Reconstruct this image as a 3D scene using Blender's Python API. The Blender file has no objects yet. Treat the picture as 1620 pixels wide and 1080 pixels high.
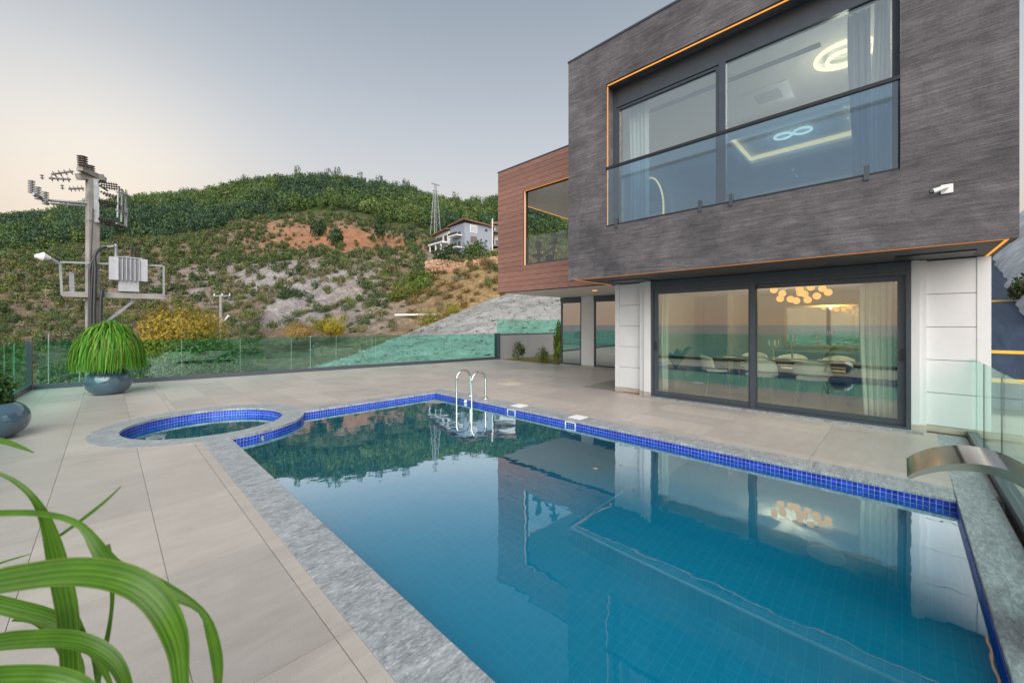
import bpy, bmesh, math, random
import numpy as np
from mathutils import Vector, Matrix

random.seed(7)
rng = np.random.default_rng(7)
R = math.radians
sc = bpy.context.scene
COL = sc.collection

# ------------------------------------------------------------------ camera
F, CX, HY, EYE = 629.0, 810.0, 513.0, 1.5       # focal length in px of the 1620 px photo, horizon row, eye height
HEAD = R(45.5)
FW = np.array([math.sin(HEAD), math.cos(HEAD)])
RT = np.array([math.cos(HEAD), -math.sin(HEAD)])
cd = bpy.data.cameras.new('camera')
cam = bpy.data.objects.new('camera', cd)
COL.objects.link(cam)
cam.location = (0, 0, EYE)
cam.rotation_euler = (R(90), 0, -HEAD)
cd.sensor_width = 36.0
cd.lens = 36.0 * F / 1620.0
cd.shift_y = (HY - 540.0) / 1620.0
cd.dof.use_dof = True
cd.dof.focus_distance = 7.0
cd.dof.aperture_fstop = 2.8
cd.clip_start = 0.05
cd.clip_end = 60000
sc.camera = cam

# ------------------------------------------------------------------ world and sun
SUN_AZ = R(-142)                # measured from +Y towards +X
SUN_EL = R(36)
world = bpy.data.worlds.new('World')
sc.world = world
world.use_nodes = True
wt = world.node_tree
wt.nodes.clear()


def wn(t, **kw):
    n = wt.nodes.new(t)
    for k, v in kw.items():
        setattr(n, k, v)
    return n


w_out = wn('ShaderNodeOutputWorld')
w_bg = wn('ShaderNodeBackground')
w_sky = wn('ShaderNodeTexSky', sky_type='NISHITA')
w_sky.sun_disc = False
w_sky.sun_elevation = SUN_EL
w_sky.sun_rotation = SUN_AZ
w_sky.air_density = 1.0
w_sky.dust_density = 4.0
w_sky.ozone_density = 1.5
w_tc = wn('ShaderNodeTexCoord')
w_sep = wn('ShaderNodeSeparateXYZ')
wt.links.new(w_tc.outputs['Generated'], w_sep.inputs[0])
w_ramp = wn('ShaderNodeValToRGB')
wt.links.new(w_sep.outputs['Z'], w_ramp.inputs[0])
cr = w_ramp.color_ramp
cr.interpolation = 'B_SPLINE'
stops = [(0.0, (8.4, 5.6, 4.0)), (0.10, (8.4, 6.6, 5.2)), (0.25, (8.2, 7.8, 7.3)), (0.36, (7.2, 7.4, 7.7)), (0.48, (5.6, 6.1, 6.7)), (0.62, (3.8, 4.4, 5.1)), (0.85, (3.0, 3.6, 4.6))]
cr.elements[0].position = stops[0][0]
cr.elements[0].color = (*[c / 10 for c in stops[0][1]], 1)
cr.elements[1].position = stops[-1][0]
cr.elements[1].color = (*[c / 10 for c in stops[-1][1]], 1)
for p, c in stops[1:-1]:
    e = cr.elements.new(p)
    e.color = (*[q / 10 for q in c], 1)
w_scale = wn('ShaderNodeVectorMath', operation='SCALE')
wt.links.new(w_ramp.outputs[0], w_scale.inputs[0])
w_scale.inputs['Scale'].default_value = 10.0
# warm glow low over the hill, round the azimuth where the sun went down
w_dot = wn('ShaderNodeVectorMath', operation='DOT_PRODUCT')
gdir = Vector((math.sin(R(-1)), math.cos(R(-1)), 0.27)).normalized()
w_dot.inputs[1].default_value = gdir
wt.links.new(w_tc.outputs['Generated'], w_dot.inputs[0])
w_pow = wn('ShaderNodeMath', operation='POWER', use_clamp=True)
wt.links.new(w_dot.outputs['Value'], w_pow.inputs[0])
w_pow.inputs[1].default_value = 50.0
w_glow = wn('ShaderNodeMix', data_type='RGBA', blend_type='ADD')
w_glow.inputs[7].default_value = (2.4, 1.8, 0.9, 1)
wt.links.new(w_pow.outputs[0], w_glow.inputs[0])
w_mix = wn('ShaderNodeMix', data_type='RGBA')
w_mix.inputs[0].default_value = 0.85
wt.links.new(w_sky.outputs[0], w_mix.inputs[6])
wt.links.new(w_scale.outputs[0], w_mix.inputs[7])
wt.links.new(w_mix.outputs[2], w_glow.inputs[6])
wt.links.new(w_glow.outputs[2], w_bg.inputs[0])
w_bg.inputs[1].default_value = 0.085
wt.links.new(w_bg.outputs[0], w_out.inputs[0])

sd = bpy.data.lights.new('sun', 'SUN')
sd.energy = 4.4
sd.angle = R(70)
sd.color = (1.0, 0.96, 0.92)
sun = bpy.data.objects.new('sun', sd)
COL.objects.link(sun)
sun_dir = Vector((math.sin(SUN_AZ) * math.cos(SUN_EL), math.cos(SUN_AZ) * math.cos(SUN_EL), math.sin(SUN_EL)))
sun.rotation_euler = sun_dir.to_track_quat('Z', 'Y').to_euler()
sun.location = (0, 20, 40)

vs = sc.view_settings
vs.view_transform = 'Standard'
vs.look = 'None'
vs.exposure = 0.22
vs.gamma = 1.0
vs.use_curve_mapping = False
cy = sc.cycles
cy.max_bounces = 10
cy.diffuse_bounces = 4
cy.glossy_bounces = 5
cy.transmission_bounces = 8
cy.transparent_max_bounces = 24
cy.sample_clamp_indirect = 6.0
cy.use_denoising = True
cy.blur_glossy = 0.5


def at(x, y, d):
    """A point seen at photo pixel (x, y), d metres away along the view axis."""
    p = FW * d + RT * ((x - CX) / F * d)
    return (p[0], p[1], EYE + (HY - y) / F * d)


# ------------------------------------------------------------------ materials
class NT:
    def __init__(s, name):
        s.m = bpy.data.materials.new(name)
        s.m.use_nodes = True
        s.t = s.m.node_tree
        s.t.nodes.clear()
        s.out = s.n('ShaderNodeOutputMaterial')

    def n(s, t, **kw):
        nd = s.t.nodes.new(t)
        for k, v in kw.items():
            setattr(nd, k, v)
        return nd

    def l(s, a, b):
        s.t.links.new(a, b)

    def coord(s, scale=(1, 1, 1), kind='Object'):
        tc = s.n('ShaderNodeTexCoord')
        mp = s.n('ShaderNodeMapping')
        mp.inputs['Scale'].default_value = scale
        s.l(tc.outputs[kind], mp.inputs[0])
        return mp.outputs[0]

    def geo(s, scale=(1, 1, 1)):
        g = s.n('ShaderNodeNewGeometry')
        mp = s.n('ShaderNodeMapping')
        mp.inputs['Scale'].default_value = scale
        s.l(g.outputs['Position'], mp.inputs[0])
        return mp.outputs[0]

    def noise(s, vec, scale, detail=4, rough=0.55, dist=0.0):
        n = s.n('ShaderNodeTexNoise')
        n.inputs['Scale'].default_value = scale
        n.inputs['Detail'].default_value = detail
        n.inputs['Roughness'].default_value = rough
        n.inputs['Distortion'].default_value = dist
        s.l(vec, n.inputs['Vector'])
        return n.outputs[0]

    def ramp(s, fac, stops, interp='LINEAR'):
        r = s.n('ShaderNodeValToRGB')
        c = r.color_ramp
        c.interpolation = interp
        c.elements[0].position, c.elements[0].color = stops[0][0], (*stops[0][1], 1)
        c.elements[1].position, c.elements[1].color = stops[-1][0], (*stops[-1][1], 1)
        for p, col in stops[1:-1]:
            e = c.elements.new(p)
            e.color = (*col, 1)
        s.l(fac, r.inputs[0])
        return r.outputs[0]

    def mix(s, fac, a, b, blend='MIX'):
        m = s.n('ShaderNodeMix', data_type='RGBA', blend_type=blend)
        for v, i in ((fac, 0), (a, 6), (b, 7)):
            if hasattr(v, 'is_output'):
                s.l(v, m.inputs[i])
            elif i == 0:
                m.inputs[i].default_value = v
            else:
                m.inputs[i].default_value = (*v, 1)
        return m.outputs[2]

    def math(s, op, a, b=0.0, clamp=False):
        m = s.n('ShaderNodeMath', operation=op, use_clamp=clamp)
        for v, i in ((a, 0), (b, 1)):
            if hasattr(v, 'is_output'):
                s.l(v, m.inputs[i])
            else:
                m.inputs[i].default_value = v
        return m.outputs[0]

    def bump(s, h, strength, dist=0.01):
        b = s.n('ShaderNodeBump')
        b.inputs['Strength'].default_value = strength
        b.inputs['Distance'].default_value = dist
        s.l(h, b.inputs['Height'])
        return b.outputs[0]

    def pbr(s, color, rough=0.5, metal=0.0, normal=None, spec=0.5, coat=0.0, sub=None):
        p = s.n('ShaderNodeBsdfPrincipled')
        for v, k in ((color, 'Base Color'), (rough, 'Roughness')):
            if hasattr(v, 'is_output'):
                s.l(v, p.inputs[k])
            elif k == 'Base Color':
                p.inputs[k].default_value = (*v, 1)
            else:
                p.inputs[k].default_value = v
        p.inputs['Metallic'].default_value = metal
        p.inputs['Specular IOR Level'].default_value = spec
        p.inputs['Coat Weight'].default_value = coat
        p.inputs['Coat Roughness'].default_value = 0.05
        if normal is not None:
            s.l(normal, p.inputs['Normal'])
        s.l(p.outputs[0], s.out.inputs[0])
        return p


def simple(name, col, rough=0.5, metal=0.0, var=0.12, scale=6.0, bump=0.0, bscale=40.0, spec=0.5, coat=0.0):
    t = NT(name)
    v = t.geo()
    nz = t.noise(v, scale, 5)
    lo = tuple(c * (1 - var) for c in col)
    hi = tuple(min(1, c * (1 + var)) for c in col)
    c = t.ramp(nz, [(0.3, lo), (0.7, hi)])
    nrm = t.bump(t.noise(v, bscale, 4), bump) if bump else None
    t.pbr(c, rough, metal, nrm, spec, coat)
    return t.m


def emit(name, col, strength):
    t = NT(name)
    e = t.n('ShaderNodeEmission')
    e.inputs[0].default_value = (*col, 1)
    e.inputs[1].default_value = strength
    t.l(e.outputs[0], t.out.inputs[0])
    return t.m


def glass(name, tint, refl_lo=0.05, refl_hi=0.6, rough=0.0, expo=3.0):
    """Thin pane: tinted see-through plus a mirror share that grows towards grazing view."""
    t = NT(name)
    tr = t.n('ShaderNodeBsdfTransparent')
    tr.inputs[0].default_value = (*tint, 1)
    gl = t.n('ShaderNodeBsdfGlossy')
    gl.inputs['Color'].default_value = (0.95, 0.98, 0.97, 1)
    gl.inputs['Roughness'].default_value = rough
    lw = t.n('ShaderNodeLayerWeight')
    lw.inputs[0].default_value = 0.5
    f = t.math('POWER', lw.outputs['Facing'], expo)
    f = t.math('MULTIPLY', f, refl_hi - refl_lo)
    f = t.math('ADD', f, refl_lo, True)
    mx = t.n('ShaderNodeMixShader')
    t.l(f, mx.inputs[0])
    t.l(tr.outputs[0], mx.inputs[1])
    t.l(gl.outputs[0], mx.inputs[2])
    t.l(mx.outputs[0], t.out.inputs[0])
    return t.m


M = {}


def make_materials():
    # porcelain paving
    t = NT('porcelain_tile')
    v = t.geo()
    oi = t.n('ShaderNodeObjectInfo')
    big = t.noise(v, 1.3, 6, 0.65, 0.4)
    vein = t.noise(t.geo((1.0, 3.5, 1.0)), 2.2, 8, 0.68, 0.8)
    fine = t.noise(v, 160, 3)
    c = t.ramp(big, [(0.25, (0.335, 0.286, 0.252)), (0.5, (0.410, 0.360, 0.322)), (0.8, (0.465, 0.417, 0.380))])
    c = t.mix(0.5, c, t.ramp(vein, [(0.35, (0.32, 0.275, 0.244)), (0.7, (0.49, 0.443, 0.402))]))
    c = t.mix(0.22, c, t.ramp(fine, [(0.35, (0.20, 0.18, 0.16)), (0.65, (0.47, 0.44, 0.41))]))
    tone = t.ramp(oi.outputs['Random'], [(0.0, (0.88, 0.885, 0.89)), (1.0, (1.08, 1.07, 1.06))])
    c = t.mix(1.0, c, tone, 'MULTIPLY')
    rg = t.ramp(big, [(0.3, (0.34,) * 3), (0.8, (0.5,) * 3)])
    t.pbr(c, rg, 0, t.bump(fine, 0.08, 0.004), 0.45)
    M['tile'] = t.m
    M['grout'] = simple('grout', (0.23, 0.21, 0.19), 0.9)
    # split-face marble coping
    t = NT('grey_marble')
    v = t.geo((1, 2.6, 1))
    a = t.noise(v, 3.2, 9, 0.68, 1.4)
    b = t.noise(t.geo((1.5, 4.0, 1)), 14, 6, 0.7, 1.0)
    c = t.ramp(a, [(0.28, (0.13, 0.14, 0.15)), (0.45, (0.25, 0.263, 0.28)), (0.58, (0.37, 0.385, 0.40)), (0.75, (0.54, 0.55, 0.56))])
    c = t.mix(0.45, c, t.ramp(b, [(0.36, (0.05, 0.055, 0.062)), (0.51, (0.24, 0.255, 0.27)), (0.66, (0.62, 0.64, 0.65))]))
    t.pbr(c, 0.42, 0, t.bump(b, 0.35, 0.008), 0.5)
    M['marble'] = t.m
    # glazed mosaic
    t = NT('blue_mosaic_tile')
    oi = t.n('ShaderNodeObjectInfo')
    g = t.n('ShaderNodeNewGeometry')
    r2 = t.n('ShaderNodeTexWhiteNoise', noise_dimensions='3D')
    sn = t.n('ShaderNodeVectorMath', operation='SNAP')
    sn.inputs[1].default_value = (0.04, 0.04, 0.04)
    t.l(g.outputs['Position'], sn.inputs[0])
    t.l(sn.outputs[0], r2.inputs['Vector'])
    c = t.ramp(r2.outputs['Value'], [(0.0, (0.006, 0.02, 0.27)), (0.6, (0.010, 0.034, 0.40)), (1.0, (0.022, 0.07, 0.55))])
    t.pbr(c, 0.2, 0, None, 0.35)
    M['mosaic'] = t.m
    M['mosaic_grout'] = simple('mosaic_grout', (0.36, 0.45, 0.66), 0.8)
    # submerged mosaic lining, grout lines on the faces they lie in
    t = NT('pool_lining')
    g = t.n('ShaderNodeNewGeometry')
    sp = t.n('ShaderNodeSeparateXYZ')
    t.l(g.outputs['Position'], sp.inputs[0])
    sn2 = t.n('ShaderNodeSeparateXYZ')
    t.l(g.outputs['True Normal'], sn2.inputs[0])
    tot = None
    for k in range(3):
        fr = t.math('FRACT', t.math('DIVIDE', sp.outputs[k], 0.075))
        ln = t.math('LESS_THAN', fr, 0.07)
        nn = t.math('LESS_THAN', t.math('ABSOLUTE', sn2.outputs[k]), 0.5)
        ln = t.math('MULTIPLY', ln, nn)
        tot = ln if tot is None else t.math('MAXIMUM', tot, ln)
    wn_ = t.n('ShaderNodeTexWhiteNoise', noise_dimensions='3D')
    sn = t.n('ShaderNodeVectorMath', operation='SNAP')
    sn.inputs[1].default_value = (0.075, 0.075, 0.075)
    t.l(g.outputs['Position'], sn.inputs[0])
    t.l(sn.outputs[0], wn_.inputs['Vector'])
    big = t.noise(t.geo(), 0.5, 3)
    c = t.ramp(wn_.outputs['Value'], [(0, (0.0, 0.22, 0.38)), (1, (0.004, 0.27, 0.44))])
    c = t.mix(0.30, c, t.ramp(big, [(0.3, (0.0, 0.26, 0.36)), (0.7, (0.0, 0.25, 0.50))]))
    c = t.mix(t.math('MULTIPLY', tot, 0.40), c, (0.20, 0.52, 0.68))
    t.pbr(c, 0.4, 0, None, 0.2)
    M['lining'] = t.m
    # pool water: refracting body under an angle-dependent mirror, faint ripples
    t = NT('pool_water')
    v = t.geo()
    bm_ = t.bump(t.noise(v, 2.4, 3, 0.5), 0.03, 0.06)
    rf = t.n('ShaderNodeBsdfRefraction')
    rf.inputs['Color'].default_value = (0.80, 0.97, 0.99, 1)
    rf.inputs['Roughness'].default_value = 0.0
    rf.inputs['IOR'].default_value = 1.33
    gl = t.n('ShaderNodeBsdfGlossy')
    gl.inputs['Roughness'].default_value = 0.0
    gl.inputs['Color'].default_value = (0.76, 0.91, 1.0, 1)
    t.l(bm_, rf.inputs['Normal'])
    t.l(bm_, gl.inputs['Normal'])
    fr = t.n('ShaderNodeFresnel')
    fr.inputs[0].default_value = 1.33
    t.l(bm_, fr.inputs['Normal'])
    f = t.math('MULTIPLY', t.math('POWER', fr.outputs[0], 1.6), 15.5)
    f = t.math('MINIMUM', t.math('ADD', f, 0.01), 0.74)
    # share of light scattered back by the water itself
    df = t.n('ShaderNodeBsdfDiffuse')
    df.inputs[0].default_value = (0.0, 0.22, 0.365, 1)
    body = t.n('ShaderNodeMixShader')
    body.inputs[0].default_value = 0.50
    t.l(rf.outputs[0], body.inputs[1])
    t.l(df.outputs[0], body.inputs[2])
    mx = t.n('ShaderNodeMixShader')
    t.l(f, mx.inputs[0])
    t.l(body.outputs[0], mx.inputs[1])
    t.l(gl.outputs[0], mx.inputs[2])
    t.l(mx.outputs[0], t.out.inputs[0])
    M['water'] = t.m
    # sea
    t = NT('sea_water')
    v = t.geo()
    t.pbr((0.03, 0.10, 0.14), 0.25, 0, t.bump(t.noise(v, 0.05, 5), 0.4, 2.0), 0.5)
    M['sea'] = t.m
    # dark board-textured facade
    t = NT('brushed_charcoal_facade')
    s1 = t.noise(t.geo((1, 0.45, 1.1)), 4.0, 9, 0.68, 0.9)
    s2 = t.noise(t.geo((1, 0.13, 3.0)), 19, 8, 0.78, 0.5)
    s3 = t.noise(t.geo((1, 0.8, 1.0)), 60, 4, 0.7)
    big = t.noise(t.geo((1, 0.6, 0.8)), 1.1, 6, 0.65, 0.6)
    c = t.ramp(s1, [(0.28, (0.045, 0.042, 0.047)), (0.5, (0.105, 0.098, 0.104)), (0.72, (0.165, 0.155, 0.160))])
    c = t.mix(0.42, c, t.ramp(s2, [(0.38, (0.028, 0.026, 0.030)), (0.50, (0.105, 0.098, 0.104)), (0.66, (0.29, 0.275, 0.28))]))
    blo = t.noise(t.geo((1, 0.9, 0.9)), 3.2, 6, 0.7, 1.0)
    c = t.mix(0.6, c, t.ramp(blo, [(0.32, (0.55, 0.55, 0.57)), (0.5, (1.0, 1.0, 1.0)), (0.7, (1.35, 1.33, 1.32))]), 'MULTIPLY')
    c = t.mix(0.15, c, t.ramp(s3, [(0.4, (0.04, 0.04, 0.042)), (0.62, (0.24, 0.23, 0.235))]))
    c = t.mix(0.75, c, t.ramp(big, [(0.27, (0.34, 0.33, 0.36)), (0.5, (0.90, 0.88, 0.90)), (0.75, (1.5, 1.46, 1.44))]), 'MULTIPLY')
    t.pbr(c, 0.62, 0, t.bump(s2, 0.35, 0.010), 0.3)
    M['charcoal'] = t.m
    # timber-look boards
    t = NT('red_brown_plank')
    oi = t.n('ShaderNodeObjectInfo')
    g = t.noise(t.geo((1, 0.25, 3)), 18, 7, 0.7, 0.4)
    c = t.ramp(g, [(0.25, (0.165, 0.082, 0.062)), (0.5, (0.255, 0.132, 0.103)), (0.75, (0.35, 0.19, 0.152))])
    c = t.mix(1.0, c, t.ramp(oi.outputs['Random'], [(0, (0.86, 0.86, 0.86)), (1, (1.12, 1.1, 1.08))]), 'MULTIPLY')
    t.pbr(c, 0.5, 0, t.bump(g, 0.25, 0.005), 0.4)
    M['plank'] = t.m
    M['plank_gap'] = simple('dark_joint', (0.035, 0.018, 0.014), 0.9)
    M['white'] = simple('white_render', (0.64, 0.64, 0.64), 0.55, var=0.05, scale=2.0, bump=0.04, bscale=120)
    M['white_gap'] = simple('grey_joint', (0.30, 0.30, 0.31), 0.8)
    M['cream'] = simple('cream_render', (0.70, 0.66, 0.60), 0.6, var=0.05)
    M['skirting'] = simple('beige_skirting', (0.40, 0.35, 0.29), 0.45, var=0.15)
    M['frame'] = simple('anthracite_aluminium', (0.075, 0.090, 0.108), 0.34, 0.4, var=0.06)
    M['dark_metal'] = simple('dark_metal', (0.03, 0.033, 0.038), 0.4, 0.4, var=0.05)
    M['soffit'] = simple('charcoal_soffit', (0.06, 0.055, 0.055), 0.6, var=0.25, scale=9)
    M['led'] = emit('amber_led', (1.0, 0.40, 0.08), 1.0)
    M['led_soft'] = emit('amber_led_dim', (1.0, 0.36, 0.09), 0.62)
    M['warm_cove'] = emit('warm_cove_light', (1.0, 0.58, 0.22), 2.6)
    M['bulb'] = emit('amber_bulb', (1.0, 0.43, 0.10), 1.45)
    M['ring'] = emit('crystal_ring_light', (1.0, 0.86, 0.50), 1.9)
    M['ring_cool'] = emit('crystal_ring_light_cool', (1.0, 0.96, 0.72), 2.0)
    M['fence_glass'] = glass('green_glass', (0.66, 0.97, 0.885), 0.06, 0.55, 0.0, 3.0)
    M['rail_glass'] = glass('clear_green_glass', (0.80, 0.94, 0.90), 0.04, 0.4, 0.0, 3.6)
    M['glass_edge'] = simple('green_glass_edge', (0.30, 0.48, 0.42), 0.2, var=0.05)
    M['door_glass'] = glass('door_glass', (0.93, 0.97, 0.91), 0.20, 0.8, 0.0, 2.5)
    M['dark_glass'] = glass('dark_glass', (0.22, 0.26, 0.27), 0.42, 0.9, 0.0, 2.0)
    M['window_glass'] = glass('window_glass', (0.88, 0.94, 0.95), 0.26, 0.7, 0.0, 2.5)
    M['guard_glass'] = glass('guard_glass', (0.86, 0.89, 0.90), 0.06, 0.5, 0.0, 3.0)
    M['blue_glass'] = glass('blue_glass', (0.60, 0.74, 0.85), 0.12, 0.6, 0.0, 2.5)
    M['steel'] = simple('polished_steel', (0.56, 0.555, 0.54), 0.11, 1.0, var=0.05)
    M['brushed'] = simple('brushed_steel', (0.55, 0.55, 0.54), 0.22, 1.0, var=0.05)
    M['glaze'] = simple('blue_grey_glaze', (0.055, 0.10, 0.145), 0.10, 0.0, var=0.15, spec=0.7, coat=0.7)
    M['soil'] = simple('soil', (0.10, 0.065, 0.04), 0.95, var=0.5, scale=14, bump=0.6, bscale=25)
    t = NT('dry_turf')
    v = t.geo()
    c = t.ramp(t.noise(v, 3.0, 6, 0.7), [(0.3, (0.16, 0.11, 0.05)), (0.5, (0.20, 0.17, 0.06)), (0.7, (0.12, 0.16, 0.04))])
    t.pbr(c, 0.95, 0, t.bump(t.noise(v, 30, 5), 0.8, 0.03), 0.1)
    M['turf'] = t.m
    M['grey_wall'] = simple('grey_render', (0.33, 0.335, 0.345), 0.7, var=0.06, scale=1.5, bump=0.06, bscale=80)
    t = NT('asphalt')
    v = t.geo()
    s = t.noise(t.geo((0.6, 4, 1)), 1.4, 7, 0.7, 0.6)
    c = t.ramp(s, [(0.3, (0.008, 0.016, 0.032)), (0.7, (0.028, 0.050, 0.088))])
    t.pbr(c, 0.55, 0, t.bump(t.noise(v, 30, 5), 0.5, 0.02), 0.4)
    M['asphalt'] = t.m
    M['yellow'] = simple('yellow_paint', (0.62, 0.38, 0.04), 0.6)
    M['concrete'] = simple('pole_concrete', (0.27, 0.26, 0.24), 0.8, var=0.2, scale=3, bump=0.2, bscale=30)
    M['rough_concrete'] = simple('rough_concrete', (0.50, 0.53, 0.55), 0.9, var=0.25, scale=2.5, bump=0.8, bscale=6)
    M['galv'] = simple('galvanised_steel', (0.30, 0.32, 0.34), 0.5, 0.5, var=0.12)
    M['tank'] = simple('grey_tank_paint', (0.40, 0.41, 0.445), 0.45, var=0.08)
    M['insulator'] = simple('brown_porcelain', (0.035, 0.018, 0.016), 0.25)
    M['poly_insulator'] = simple('grey_polymer', (0.17, 0.155, 0.145), 0.5)
    M['rubber'] = simple('black_cable', (0.03, 0.032, 0.035), 0.5)
    M['plastic'] = simple('white_plastic', (0.75, 0.75, 0.73), 0.4, var=0.03)
    M['stone_lid'] = simple('pale_stone_lid', (0.50, 0.44, 0.34), 0.7, var=0.25, scale=14)
    M['bark'] = simple('bark', (0.10, 0.075, 0.055), 0.9, var=0.3)
    # foliage: tint per plant comes from a colour attribute
    t = NT('foliage')
    va = t.n('ShaderNodeVertexColor', layer_name='Col')
    p = t.pbr((0.1, 0.1, 0.1), 0.6, 0, None, 0.25)
    t.l(va.outputs[0], p.inputs['Base Color'])
    tl = t.n('ShaderNodeBsdfTranslucent')
    t.l(va.outputs[0], tl.inputs[0])
    mx = t.n('ShaderNodeMixShader')
    mx.inputs[0].default_value = 0.25
    t.l(p.outputs[0], mx.inputs[1])
    t.l(tl.outputs[0], mx.inputs[2])
    t.l(mx.outputs[0], t.out.inputs[0])
    M['foliage'] = t.m
    # strap leaf with lengthwise stripes
    t = NT('striped_strap_leaf')
    uv = t.n('ShaderNodeUVMap', uv_map='UVMap')
    sp = t.n('ShaderNodeSeparateXYZ')
    t.l(uv.outputs[0], sp.inputs[0])
    mp = t.n('ShaderNodeMapping')
    mp.inputs['Scale'].default_value = (5, 0.12, 1)
    t.l(uv.outputs[0], mp.inputs[0])
    st = t.noise(mp.outputs[0], 2.0, 3, 0.6)
    c = t.ramp(st, [(0.28, (0.016, 0.060, 0.005)), (0.46, (0.050, 0.145, 0.009)), (0.62, (0.115, 0.235, 0.018)), (0.80, (0.25, 0.34, 0.08))])
    edge = t.math('ABSOLUTE', t.math('SUBTRACT', sp.outputs[0], 0.5))
    edge = t.math('MULTIPLY', t.math('GREATER_THAN', edge, 0.44), 0.5)
    c = t.mix(edge, c, (0.17, 0.24, 0.03))
    tip = t.math('MULTIPLY', t.math('SUBTRACT', sp.outputs[1], 3.72), 4.0, True)
    c = t.mix(t.math('MULTIPLY', tip, 0.8), c, (0.16, 0.10, 0.035))
    blot = t.noise(t.geo(), 14, 4, 0.6)
    c = t.mix(0.5, c, t.ramp(blot, [(0.3, (0.6, 0.65, 0.6)), (0.7, (1.3, 1.25, 1.2))]), 'MULTIPLY')
    p = t.pbr(c, 0.38, 0, t.bump(st, 0.25, 0.003), 0.4)
    tl = t.n('ShaderNodeBsdfTranslucent')
    t.l(c, tl.inputs[0])
    mx = t.n('ShaderNodeMixShader')
    mx.inputs[0].default_value = 0.4
    t.l(p.outputs[0], mx.inputs[1])
    t.l(tl.outputs[0], mx.inputs[2])
    t.l(mx.outputs[0], t.out.inputs[0])
    M['strap'] = t.m
    # hillside ground: zone colour from attribute, broken up by noise
    t = NT('hillside_ground')
    va = t.n('ShaderNodeVertexColor', layer_name='Col')
    v = t.geo()
    n1 = t.noise(v, 0.35, 8, 0.7, 0.5)
    n2 = t.noise(v, 1.6, 7, 0.75, 0.6)
    c = t.mix(0.75, va.outputs[0], t.ramp(n1, [(0.3, (0.45, 0.43, 0.40)), (0.5, (1, 1, 1)), (0.75, (1.6, 1.55, 1.5))]), 'MULTIPLY')
    c = t.mix(0.7, c, t.ramp(n2, [(0.33, (0.35, 0.35, 0.35)), (0.52, (1, 1, 1)), (0.7, (1.7, 1.68, 1.65))]), 'MULTIPLY')
    t.pbr(c, 0.95, 0, t.bump(n2, 1.0, 0.6), 0.1)
    M['ground'] = t.m
    t = NT('gravel_bank')
    v = t.geo()
    n1 = t.noise(t.geo((0.5, 0.5, 2.5)), 0.45, 9, 0.7, 1.2)
    n2 = t.noise(v, 9.0, 8, 0.8, 0.3)
    c = t.ramp(n1, [(0.3, (0.16, 0.155, 0.145)), (0.5, (0.30, 0.297, 0.287)), (0.72, (0.43, 0.425, 0.41))])
    c = t.mix(0.6, c, t.ramp(n2, [(0.36, (0.45, 0.45, 0.45)), (0.52, (1, 1, 1)), (0.68, (1.5, 1.5, 1.48))]), 'MULTIPLY')
    t.pbr(c, 0.95, 0, t.bump(n2, 0.6, 0.06), 0.1)
    M['gravel'] = t.m
    M['far_grey'] = simple('blue_grey_render', (0.26, 0.29, 0.34), 0.8, var=0.06, scale=0.5)
    M['far_white'] = simple('white_far_render', (0.66, 0.66, 0.65), 0.8, var=0.06, scale=0.5)
    M['far_roof'] = simple('brown_roof', (0.20, 0.10, 0.075), 0.8, var=0.2, scale=0.8)
    M['far_dark'] = simple('dark_opening', (0.03, 0.032, 0.036), 0.3)
    M['far_brown'] = simple('brown_shutter', (0.14, 0.10, 0.085), 0.6)
    M['rubble'] = simple('orange_rubble', (0.36, 0.22, 0.14), 0.95, var=0.4, scale=0.7)
    M['fabric'] = simple('sheer_curtain', (0.74, 0.74, 0.70), 0.9, var=0.04)
    M['grey_fabric'] = simple('grey_drape', (0.34, 0.38, 0.42), 0.9, var=0.06)
    M['wall_in'] = simple('warm_wall', (0.42, 0.37, 0.30), 0.8, var=0.04, scale=1)
    M['wall_cool'] = simple('cool_wall', (0.52, 0.55, 0.58), 0.8, var=0.03, scale=1)
    M['ceil'] = simple('ceiling_paint', (0.74, 0.74, 0.73), 0.8, var=0.02, scale=1)
    M['floor_in'] = simple('interior_floor', (0.22, 0.185, 0.15), 0.3, var=0.12, scale=1.5)
    M['wood'] = simple('dark_table_wood', (0.085, 0.05, 0.035), 0.4, var=0.3, scale=9)
    M['seat'] = simple('ivory_leather', (0.80, 0.79, 0.74), 0.5, var=0.04)
    M['chair_leg'] = simple('grey_beech', (0.16, 0.12, 0.095), 0.5, var=0.15)
    M['ceramic'] = simple('white_ceramic', (0.78, 0.77, 0.73), 0.25, var=0.03)
    M['brass'] = simple('brass', (0.62, 0.45, 0.20), 0.25, 1.0)
    M['mirror'] = simple('mirror_glass', (0.85, 0.87, 0.87), 0.02, 1.0, var=0.01)
    M['pot_in'] = simple('taupe_pot', (0.20, 0.16, 0.135), 0.5)


make_materials()


# ------------------------------------------------------------------ mesh helpers
def worg(o):
    v = Vector((0, 0, 0))
    while o is not None:
        v += o.location
        o = o.parent
    return v


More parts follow.
